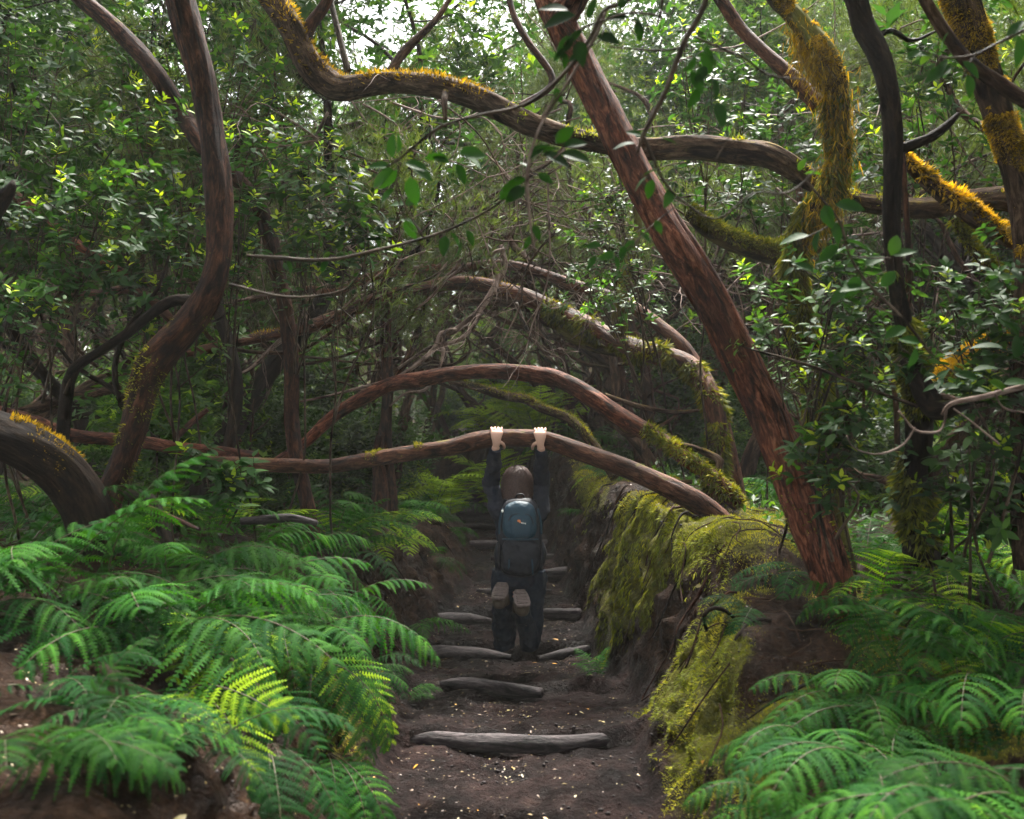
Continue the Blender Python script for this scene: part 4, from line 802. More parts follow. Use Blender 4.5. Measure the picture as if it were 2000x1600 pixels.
SAP = [ # base px, base d, [(px, py, d)...], leaf, young, nwhorl, spread, label
 (60, 6.4, [(40, 330, 6.0), (120, 250, 6.2), (70, 440, 5.9)], .085, .05, 30, .42, 'leafy sapling with bluish glossy leaves at the left edge, highest of its clump'),
 (150, 6.0, [(170, 400, 5.8), (240, 340, 5.9), (150, 520, 5.7)], .08, .10, 30, .40, 'dense sapling with dark leaves between the left edge and the S-shaped trunk'),
 (260, 6.6, [(300, 300, 6.4), (270, 210, 6.5), (340, 390, 6.3)], .085, .12, 28, .40, 'sapling with pale whorls touching the slanting trunk from below'),
 (330, 6.2, [(310, 480, 6.0), (360, 450, 6.0), (250, 560, 5.8)], .075, .06, 26, .36, 'low sapling leaning against the left side of the S-shaped trunk'),
 (480, 6.6, [(480, 420, 6.3), (510, 280, 6.4)], .08, .3, 26, .36, 'sapling with lime green tips just right of the S-shaped trunk'),
 (560, 6.8, [(560, 360, 6.5), (620, 430, 6.4), (600, 300, 6.5)], .085, .25, 26, .36, 'sapling with yellow green tips above the upright slim trunk'),
 (640, 6.6, [(680, 350, 6.0), (700, 440, 6.0)], .09, .25, 24, .34, 'sapling with one bright yellow top whorl left of the arch centre'),
 (70, 7.2, [(60, 150, 7.0), (10, 60, 7.0), (130, 60, 7.1)], .085, .05, 30, .5, 'tall leafy sapling in the upper left corner'),
 (430, 7.6, [(470, 110, 7.2), (500, 40, 7.2), (540, 190, 7.1)], .085, .3, 26, .42, 'tall sapling with bright leaves between the S-shaped trunk and the overhead limb'),
 (300, 8.0, [(300, 60, 7.8), (250, 120, 7.8), (320, 10, 7.8)], .085, .12, 26, .5, 'tall sapling between the slanting trunk and the S-shaped trunk at the top'),
 (60, 5.6, [(40, 600, 5.4), (110, 560, 5.4)], .075, .05, 20, .34, 'low dark sapling above the fallen trunk at the left edge'),
 (1330, 7.9, [(1190, 380, 7.2), (1150, 440, 7.2), (1200, 300, 7.3)], .06, .25, 30, .34, 'small leaved bright bush hanging left of the leaning red trunk'),
 (1330, 7.6, [(1180, 510, 7.1), (1230, 530, 7.0), (1130, 530, 7.2)], .06, .2, 26, .30, 'small leaved bush where the topmost branch passes behind it'),
 (1500, 5.4, [(1480, 560, 5.0), (1540, 610, 5.0), (1500, 660, 5.0)], .065, .08, 15, .32, 'sapling with dark leaves touching the right side of the leaning red trunk'),
 (1640, 5.2, [(1620, 560, 4.8), (1660, 500, 4.8), (1700, 600, 4.8)], .07, .08, 16, .30, 'bushy sapling with deep green leaves between red and near black trunks'),
 (1680, 5.0, [(1700, 690, 4.6), (1760, 680, 4.6), (1640, 700, 4.8)], .07, .3, 15, .26, 'sapling with light green tips left of the black fork'),
 (1620, 4.9, [(1620, 850, 4.6), (1660, 800, 4.6), (1590, 900, 4.7)], .085, .15, 16, .22, 'thin sapling with pale whorls low beside the leaning red trunk'),
 (1900, 5.0, [(1880, 600, 4.6), (1950, 540, 4.7), (1830, 560, 4.7)], .07, .08, 15, .32, 'sapling under the mottled limb at the right edge'),
 (1950, 4.8, [(1920, 690, 4.4), (1980, 640, 4.4), (1880, 740, 4.4)], .085, .2, 20, .24, 'sapling with green leaves over the grey twig at the right edge'),
 (1850, 5.2, [(1850, 960, 4.9), (1900, 900, 4.9), (1950, 980, 4.8)], .09, .2, 22, .3, 'low leafy bush in front of the mossy trunks above the right ferns'),
 (1400, 7.0, [(1390, 150, 6.8), (1340, 60, 6.8), (1450, 200, 6.8)], .075, .2, 30, .42, 'small leaved sapling right of the leaning trunk near the top'),
 (1800, 6.6, [(1800, 130, 6.2), (1850, 60, 6.2), (1780, 230, 6.2)], .08, .05, 28, .44, 'shaded sapling behind the near black trunk at the top'),
 (1500, 7.6, [(1500, 120, 7.3), (1540, 260, 7.2), (1450, 380, 7.2)], .075, .08, 28, .44, 'shaded bush behind the shaggy orange moss'),
 (1640, 7.0, [(1640, 440, 6.8), (1700, 300, 6.8), (1590, 540, 6.8)], .075, .05, 26, .44, 'dark bush behind the massive limb right of the moss'),
 (420, 6.3, [(420, 950, 6.1), (470, 930, 6.1), (390, 900, 6.2)], .13, .05, 9, .2, 'broad leaved plant among the ferns right of the S-shaped trunk'),
]
for i, (bx, bd, tg, lf, yg, nw, sp, lab) in enumerate(SAP):
    leafy('sapling' if 'bush' not in lab else 'bush', lab, 'sapling' if 'bush' not in lab else 'bush', gb(bx, bd), [P(*t) for t in tg], 300+i*7, lf, LEAF, 'laurel' if lf > .065 else 'small', yg+(.12 if bx < 800 else .03), int(nw*.85), sp)  # more young whorls at the left stand in for backlit tips

# the twigs with big leaves that hang before the lens
def fore(label, lists, leaves, seed, leaf=.085, d0=None, mat='foreleaf'):
    rr = np.random.RandomState(seed); pts, rad = pxpath(lists[0]); root = thing('leafy_twig', label, 'twig', tuple(pts[0])); sm_ = MB()
    for q, LL in enumerate(lists):
        pts, rad = pxpath(LL); tube(sm_, pts, rad, seg=8, step=.02, lump=.1, wob=.01, seed=seed+q, cap=True)
    sm_.build('stem', MT['grey' if 'pale' in label else 'twig'], root)
    if leaves:
        pos, dr, up, sz, ti = [], [], [], [], []
        for (px, py, d, ax_, ay_, s, t) in leaves:
            p = P(px, py, d); dd = nrm(np.array([ax_, rr.uniform(-.5, .4), -ay_])); pos.append(p); dr.append(dd); up.append(np.array([rr.normal()*.5, -.6+rr.normal()*.4, .55])); sz.append(s*d/F_PX); ti.append(t)
        mb = MB(); scatter(mb, BROAD, np.array(pos), np.array(dr), np.array(up), np.array(sz), np.clip(ti, 0, 1)); mb.build('leaves', MT[mat], root)
    return root
fore('long twig curving down left across the massive limb, big dark leaves at its end', [
    [(1280, -60, 8, 3.2), (1230, 0, 8, 3.2), (1180, 22, 9, 3.2), (1150, 80, 8, 3.2), (1105, 140, 8, 3.2), (1050, 190, 7, 3.2), (1000, 213, 7, 3.2), (940, 225, 6, 3.2), (870, 246, 6, 3.2), (830, 272, 6, 3.2), (780, 315, 5, 3.2), (755, 330, 3, 3.2)],
    [(870, 246, 4, 3.2), (850, 236, 3, 3.2), (830, 240, 2, 3.2)], [(780, 315, 3, 3.2), (770, 370, 3, 3.2), (790, 430, 2, 3.2), (815, 460, 2, 3.2)]],
    [(768, 310, 3.2, -.1, -1, 50, .22), (775, 300, 3.2, .3, -1, 42, .3), (762, 325, 3.2, -1, -.1, 44, .3), (765, 335, 3.2, -.9, .5, 52, .3), (775, 330, 3.2, -.6, .9, 55, .35), (790, 318, 3.2, .9, .2, 50, .3), (800, 322, 3.2, 1, .5, 56, .28), (800, 345, 3.2, .2, 1, 58, .3), (830, 310, 3.2, .9, -.1, 46, .3),
     (845, 300, 3.2, .2, -1, 30, .35), (845, 302, 3.2, .8, .4, 40, .3), (890, 320, 3.2, .5, .8, 45, .1), (895, 300, 3.2, 1, -.1, 60, .3), (900, 300, 3.2, .9, .5, 52, .3), (770, 370, 3.2, -1, .6, 40, .3), (790, 430, 3.2, .6, 1, 44, .3)], 501)
fore('pale thin twig with a hanging dark tip, just left of the leaning red trunk', [
    [(1180, 22, 6, 3.1), (1160, 70, 6, 3.1), (1130, 120, 6, 3.1), (1100, 170, 5, 3.1), (1060, 230, 5, 3.1), (1042, 270, 5, 3.1), (1030, 310, 7, 3.1), (1025, 360, 7, 3.1), (1030, 420, 6, 3.1), (1040, 490, 4, 3.1)],
    [(1028, 330, 3, 3.1), (1060, 320, 3, 3.1), (1100, 290, 3, 3.1)], [(1060, 230, 4, 3.1), (1090, 180, 3, 3.1)]],
    [(1030, 310, 3.1, .8, -.6, 50, .3), (1045, 300, 3.1, 1, -.3, 52, .25), (1060, 300, 3.1, 1, .3, 60, .2), (1085, 280, 3.1, .8, -.7, 50, .3), (1030, 350, 3.1, -1, .3, 58, .2), (1026, 365, 3.1, -.9, .7, 50, .25), (1035, 330, 3.1, -.6, -.5, 40, .35),
     (1050, 340, 3.1, .9, .5, 36, .3), (1040, 440, 3.1, .6, 1, 34, .3), (1035, 460, 3.1, -.3, 1, 30, .3), (1095, 300, 3.1, 1, .2, 62, .35), (1100, 285, 3.1, .9, -.2, 48, .3), (1085, 170, 3.1, .3, 1, 34, .3)], 502)
fore('thin dark level twig left of centre, rising at its right end to a big leaf', [
    [(480, 498, 5, 4.0), (540, 503, 8, 4.0), (600, 508, 8, 4.0), (660, 505, 7, 4.0), (720, 492, 7, 4.0), (780, 478, 6, 4.0), (850, 458, 6, 4.0), (910, 432, 5, 3.9), (960, 405, 5, 3.8), (985, 385, 4, 3.7)],
    [(720, 492, 4, 4.0), (700, 540, 4, 4.0), (660, 570, 4, 4.0), (560, 580, 5, 4.0), (450, 555, 5, 4.0)],
    [(830, 465, 3, 4.0), (812, 440, 3, 4.0), (790, 400, 3, 4.0), (772, 350, 3, 4.0)], [(880, 445, 3, 4.0), (890, 410, 3, 4.0), (880, 370, 2, 4.0)]],
    [(975, 390, 3.7, 1, -.8, 62, .15), (900, 470, 3.9, -.2, 1, 40, .2), (870, 460, 3.9, -.1, 1, 42, .15), (880, 455, 3.9, .7, .8, 34, .25), (910, 450, 3.9, .6, .9, 36, .25), (812, 440, 4, -.8, -.5, 36, .3), (790, 400, 4, .9, -.4, 38, .35), (792, 400, 4, -.9, -.2, 38, .3), (772, 350, 4, -.7, -.7, 38, .35), (690, 545, 4, -.6, 1, 30, .35), (720, 500, 4, .5, 1, 34, .3), (640, 508, 4, -.5, 1, 30, .3), (560, 508, 4, .4, 1, 30, .35)], 503)
fore('long dark twig hanging from the top edge across the leaning red trunk with broad leaves', [
    [(1400, -60, 14, 3.0), (1372, 20, 12, 3.0), (1340, 75, 12, 3.0), (1318, 130, 11, 3.0), (1300, 180, 10, 3.0), (1275, 230, 10, 3.0), (1258, 265, 9, 3.0), (1247, 300, 5, 3.0)],
    [(1258, 265, 6, 3.0), (1275, 310, 6, 3.0), (1300, 360, 5, 3.0), (1340, 400, 4, 3.0), (1400, 430, 4, 3.0), (1470, 380, 3, 3.0), (1540, 380, 4, 3.0), (1600, 330, 3, 3.0)],
    [(1355, 75, 5, 3.0), (1400, 95, 5, 3.0), (1450, 115, 5, 3.0), (1500, 150, 5, 3.0), (1570, 158, 3, 3.0)],
    [(1345, 85, 5, 3.0), (1300, 95, 5, 3.0), (1240, 92, 4, 3.0), (1190, 88, 3, 3.0)], [(1470, 130, 3, 3.0), (1455, 200, 3, 3.0), (1430, 260, 3, 3.0), (1400, 310, 3, 3.0)],
    [(1330, 390, 3, 3.0), (1280, 430, 3, 3.0), (1240, 470, 3, 3.0), (1200, 500, 2, 3.0)]],
    [(1380, 90, 3, .1, 1, 55, .15), (1360, 110, 3, -.6, 1, 44, .15), (1370, 100, 3, 1, .3, 55, .2), (1390, 150, 3, .3, 1, 50, .12), (1380, 130, 3, -.6, .9, 44, .15), (1400, 200, 3, .2, 1, 55, .12), (1350, 140, 3, .5, 1, 50, .2), (1365, 170, 3, -.4, 1, 46, .1), (1400, 130, 3, 1, .5, 56, .22), (1320, 185, 3, .6, .9, 38, .2),
     (1240, 280, 3, -1, .1, 44, .15), (1255, 265, 3, -.9, -.3, 34, .25), (1290, 330, 3, -1, .2, 40, .2), (1275, 350, 3, -.3, 1, 40, .25), (1310, 370, 3, -.3, 1, 42, .25), (1265, 345, 3, -1, .8, 38, .35), (1290, 270, 3, .9, .2, 36, .2), (1240, 470, 3, -.8, .7, 34, .25), (1220, 480, 3, -.3, 1, 32, .2), (1200, 495, 3, -1, .4, 34, .25), (1250, 455, 3, .8, .5, 30, .3), (1280, 430, 3, .4, 1, 30, .3), (1200, 500, 3, .4, 1, 28, .3), (1165, 500, 3, -.6, .8, 34, .2), (1175, 480, 3, -1, -.1, 34, .25)], 504)
fore('cluster of big dark leaves on the twigs at the top centre before the leaning trunk', [
    [(1290, 30, 5, 3.0), (1230, 25, 6, 3.0), (1180, 40, 5, 3.0), (1130, 60, 5, 3.0), (1100, 90, 4, 3.0)], [(1180, 40, 4, 3.0), (1170, 80, 3, 3.0), (1140, 100, 3, 3.0)], [(1290, 30, 4, 3.0), (1300, -60, 5, 3.0)]],
    [(1125, 30, 3.0, -1, .1, 72, .12), (1110, 20, 3.0, -1, -.1, 58, .15), (1150, 40, 3.0, .2, -1, 44, .2), (1140, 60, 3.0, -1, .7, 60, .15), (1165, 70, 3.0, .9, .3, 50, .12), (1120, 70, 3.0, -.8, .9, 50, .2), (1130, 80, 3.0, .1, 1, 56, .15), (1180, 40, 3.0, .9, -.2, 50, .12), (1175, 50, 3.0, .9, .5, 56, .12), (1150, 100, 3.0, -.9, .2, 48, .2), (1105, 95, 3.0, -.8, .6, 34, .25), (1100, 100, 3, .2, 1, 34, .3), (1230, 30, 3, .9, .4, 44, .2), (1210, 20, 3, .4, -1, 36, .2), (1245, 40, 3, .2, 1, 40, .2)], 505)
fore('leafy twig in the upper right corner with a few dark leaves', [
    [(2040, 40, 7, 3.2), (1960, 80, 6, 3.2), (1900, 110, 5, 3.2), (1840, 115, 4, 3.2), (1800, 100, 3, 3.2)], [(1900, 110, 4, 3.2), (1880, 150, 3, 3.2)]],
    [(1990, 70, 3.2, .2, 1, 60, .12), (1830, 110, 3.2, -.9, -.2, 40, .25), (1850, 115, 3.2, -.6, .9, 44, .2), (1880, 120, 3.2, .8, .8, 46, .2), (1860, 130, 3.2, -.9, .4, 60, .2), (1890, 145, 3.2, .2, 1, 46, .15), (1840, 95, 3.2, .2, -1, 36, .3), (1820, 100, 3.2, -.7, .7, 34, .7), (1800, 100, 3.2, -.8, .3, 34, .25), (2000, 40, 3.2, -.9, .8, 50, .15)], 506)
fore('leafy twig before the near black trunk at the right with big flat leaves', [
    [(1560, 330, 4, 3.4), (1600, 380, 5, 3.4), (1640, 430, 5, 3.4), (1660, 500, 5, 3.4), (1700, 560, 6, 3.4), (1760, 620, 6, 3.4), (1815, 690, 5, 3.4)],
    [(1640, 430, 3, 3.4), (1600, 450, 3, 3.4), (1560, 470, 2, 3.4)], [(1660, 500, 3, 3.4), (1740, 500, 3, 3.4)], [(1760, 620, 3, 3.4), (1700, 600, 3, 3.4)]],
    [(1610, 400, 3.4, .1, 1, 54, .2), (1630, 400, 3.4, 1, .1, 60, .18), (1625, 430, 3.4, .3, 1, 50, .2), (1580, 460, 3.4, -1, .1, 58, .28), (1600, 450, 3.4, -.4, 1, 46, .25), (1650, 470, 3.4, .9, .3, 56, .25), (1640, 480, 3.4, -.9, .6, 52, .2), (1690, 520, 3.4, .9, -.6, 50, .3), (1700, 560, 3.4, -1, .0, 70, .3), (1720, 560, 3.4, .8, -.8, 48, .4), (1680, 540, 3.4, -.7, .9, 54, .25),
     (1740, 500, 3.4, .4, -1, 50, .55), (1745, 500, 3.4, .9, -.3, 44, .3), (1770, 640, 3.4, -.9, .3, 50, .35), (1800, 670, 3.4, -.9, -.3, 44, .5), (1790, 680, 3.4, -.4, 1, 44, .3), (1660, 560, 3.4, -.8, .6, 50, .3), (1590, 530, 3.4, -.8, -.4, 44, .2), (1560, 335, 3.4, .4, -1, 30, .6), (1570, 340, 3.4, 1, -.2, 34, .6)], 507)
fore('pale grey twig entering low from the right edge with curling side twigs', [
    [(2080, 735, 14, 3.9), (1990, 757, 12, 3.9), (1920, 775, 11, 3.9), (1860, 788, 9, 3.9), (1840, 810, 6, 3.9)], [(1850, 790, 5, 3.9), (1840, 835, 5, 3.9), (1810, 842, 5, 3.9), (1785, 835, 5, 3.9), (1755, 800, 4, 3.9)],
    [(1785, 835, 4, 3.9), (1760, 870, 4, 3.9), (1710, 888, 4, 3.9), (1665, 875, 3, 3.9), (1650, 850, 2, 3.9)], [(1940, 770, 4, 3.9), (1960, 800, 4, 3.9), (2010, 810, 4, 3.9)], [(1860, 800, 4, 3.9), (1900, 830, 4, 3.9), (1950, 870, 4, 3.9)]],
    [(1900, 725, 3.9, 1, -.3, 50, .35), (1910, 740, 3.9, -.9, -.3, 46, .3), (1930, 745, 3.9, .9, .3, 50, .6), (1980, 700, 3.9, .5, -1, 60, .25), (1960, 680, 3.9, -.9, -.2, 60, .3), (1990, 660, 3.9, -.6, -.8, 60, .2), (1960, 750, 3.9, 1, -.2, 50, .45)], 508)
fore('long thin arching twig over the right hand undergrowth', [
    [(1470, 680, 4, 4.6), (1560, 705, 6, 4.6), (1640, 735, 7, 4.6), (1720, 770, 7, 4.6), (1790, 795, 8, 4.6)], [(1640, 735, 3, 4.6), (1600, 700, 2, 4.6)]], [], 509)

# ================================================================== FERNS
def frond_mesh(L, seed, npair=13, wide=.36, rise=.75, droop=1.5, hang=.55, lobes=15, mat='fern', tint=.45, tipy=.12):
    """one bipinnate frond from the origin along +X, arching under its weight"""
    rr = np.random.RandomState(seed); n = 60
    s = np.linspace(0, 1, n); ang = rise-droop*s**1.25+.05*rr.normal()          # elevation of the rachis
    bend = .25*rr.normal()
    dx = np.cos(ang)*L/n; dz = np.sin(ang)*L/n; yaw = bend*s
    c = np.cumsum(np.c_[dx*np.cos(yaw), dx*np.sin(yaw), dz], 0); c = np.vstack([[0, 0, 0], c])[:-1]
    T = nrm(np.gradient(c, axis=0)); side = nrm(np.cross([0, 0, 1.], T)); up = np.cross(T, side)
    stem = MB(); tube(stem, c[::4], np.linspace(.0045, .0012, len(c[::4]))*L/.8, seg=5, step=.04, lump=.05, cap=False)
    Q, V, TI = [], [], []; nv = 0
    t0 = .16
    for k in range(npair):
        f = t0+(1-t0)*(k/(npair-.3))**.93
        pl = wide*L*min(1, (.55+1.6*(f-t0)))*(1-f)**.62*1.25*(1+.06*rr.normal()); pl = max(pl, .012)
        i = min(int(f*(n-1)), n-2); p0 = c[i]; sp = (1-t0)*L/npair
        for sg in (1, -1):
            m = lobes if pl > .08 else max(5, int(lobes*.6))
            fw = .30+.25*f+.06*rr.normal(); u_ = np.linspace(0, 1, m+1)
            d0 = nrm(side[i]*sg*math.cos(fw)+T[i]*math.sin(fw)+up[i]*.12)
            hg = hang*(.7+.6*rr.rand()); path = np.zeros((m+1, 3)); d = d0.copy(); path[0] = p0
            for q in range(m):
                d = nrm(d+np.array([0, 0, -1.])*hg*1.3/m+T[i]*.15/m); path[q+1] = path[q]+d*pl/m
            tt = nrm(np.gradient(path, axis=0)); nn = nrm(up[i]*.8+np.array([0, 0, .4])+.12*rr.normal(size=3)); sd = nrm(np.cross(nn, tt)); un = np.cross(tt, sd)
            ll = sp*.56*(1-u_)**.62*(.6+.4*np.minimum(1, u_*5+.4))*1.05+.001
            ll = np.minimum(ll, pl*.30)
            w0 = pl/m*.92
            ti = tint+.10*rr.normal()+tipy*f
            for s2 in (1, -1):
                a = path[:-1]+tt[:-1]*w0*.02; b = path[:-1]+tt[:-1]*w0
                e = nrm(sd[:-1]*s2+tt[:-1]*.55-un[:-1]*.12+.05*rr.normal(size=(m, 3)))
                tip = path[:-1]+e*ll[:-1, None]; 
                b = path[:-1]+tt[:-1]*w0*.86; v4 = np.stack([a, b, tip+tt[:-1]*w0*.22, tip-e*(ll[:-1, None]*.25)-tt[:-1]*w0*.04], 1)
                V.append(v4.reshape(-1, 3)); Q.append(nv+np.arange(m*4).reshape(m, 4)); nv += m*4; TI.append(np.repeat(ti+.04*rr.normal(size=m), 4))
            # leaf web along the pinna's midrib
            ww = np.maximum(.0013, ll*.14)
            v2 = np.stack([path+sd*ww[:, None]-un*.0005, path-sd*ww[:, None]-un*.0005], 1).reshape(-1, 3)
            ar = np.arange(m)*2; V.append(v2); Q.append(nv+np.stack([ar, ar+1, ar+3, ar+2], 1)); nv += len(v2); TI.append(np.full(len(v2), ti+.1))
    mb = MB(); mb.add(np.concatenate(V), None, np.concatenate(Q), np.clip(np.concatenate(TI), 0, 1))
    fm = mb.mesh('frond', MT[mat], smooth=False)
    sm2 = stem.mesh('frond_stem', MT['fernstem'])
    return fm, sm2
FR = {}
for i in range(7): FR['g%d' % i] = frond_mesh(1., 900+i, 13+i % 3, .35+.03*(i % 3), .55+.12*(i % 4), 1.35+.2*(i % 3), .8+.3*(i % 3), 16)
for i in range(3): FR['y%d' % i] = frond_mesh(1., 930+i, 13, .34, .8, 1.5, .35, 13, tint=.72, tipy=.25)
for i in range(3): FR['z%d' % i] = frond_mesh(1., 940+i, 14, .34, .9, 1.5, .45, 14, tint=.88, tipy=.15)  # young fern tint raised to stand in for light these plants miss
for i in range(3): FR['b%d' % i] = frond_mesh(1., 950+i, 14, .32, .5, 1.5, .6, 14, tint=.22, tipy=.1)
for i in range(2): FR['d%d' % i] = frond_mesh(1., 970+i, 13, .2, .5, 2.6, 1.6, 8, mat='dead', tint=.4)
def fern(x, y, n, L, az, sprd, label, kind='g', seed=0, group=None, elev=0., zoff=.0, roll=.2, cat='fern', name='fern'):
    rr = np.random.RandomState(seed+5000); z = G(x, y)-.01+zoff
    root = thing(name, label, cat, (x, y, z), group)
    ks = [k for k in FR if k[0] in kind]
    for i in range(n):
        a = R(az)+(sprd*R(1))*((i+.5)/n-.5+.06*rr.normal()); l = L*(.75+.4*rr.rand()); dead = rr.rand() < .07; l *= .6 if dead else 1; f, s = FR['d%d' % rr.randint(2)] if dead else FR[ks[rr.randint(len(ks))]]
        o = bpy.data.objects.new('frond', f); C.objects.link(o); o.parent = root
        o.location = (math.cos(a)*.02, math.sin(a)*.02, 0); o.rotation_euler = (roll*rr.normal(), -elev-.22*rr.normal(), a); o.scale = (l, l*(.9+.2*rr.rand()), l)
        o2 = bpy.data.objects.new('stem', s); C.objects.link(o2); o2.parent = o
    return root
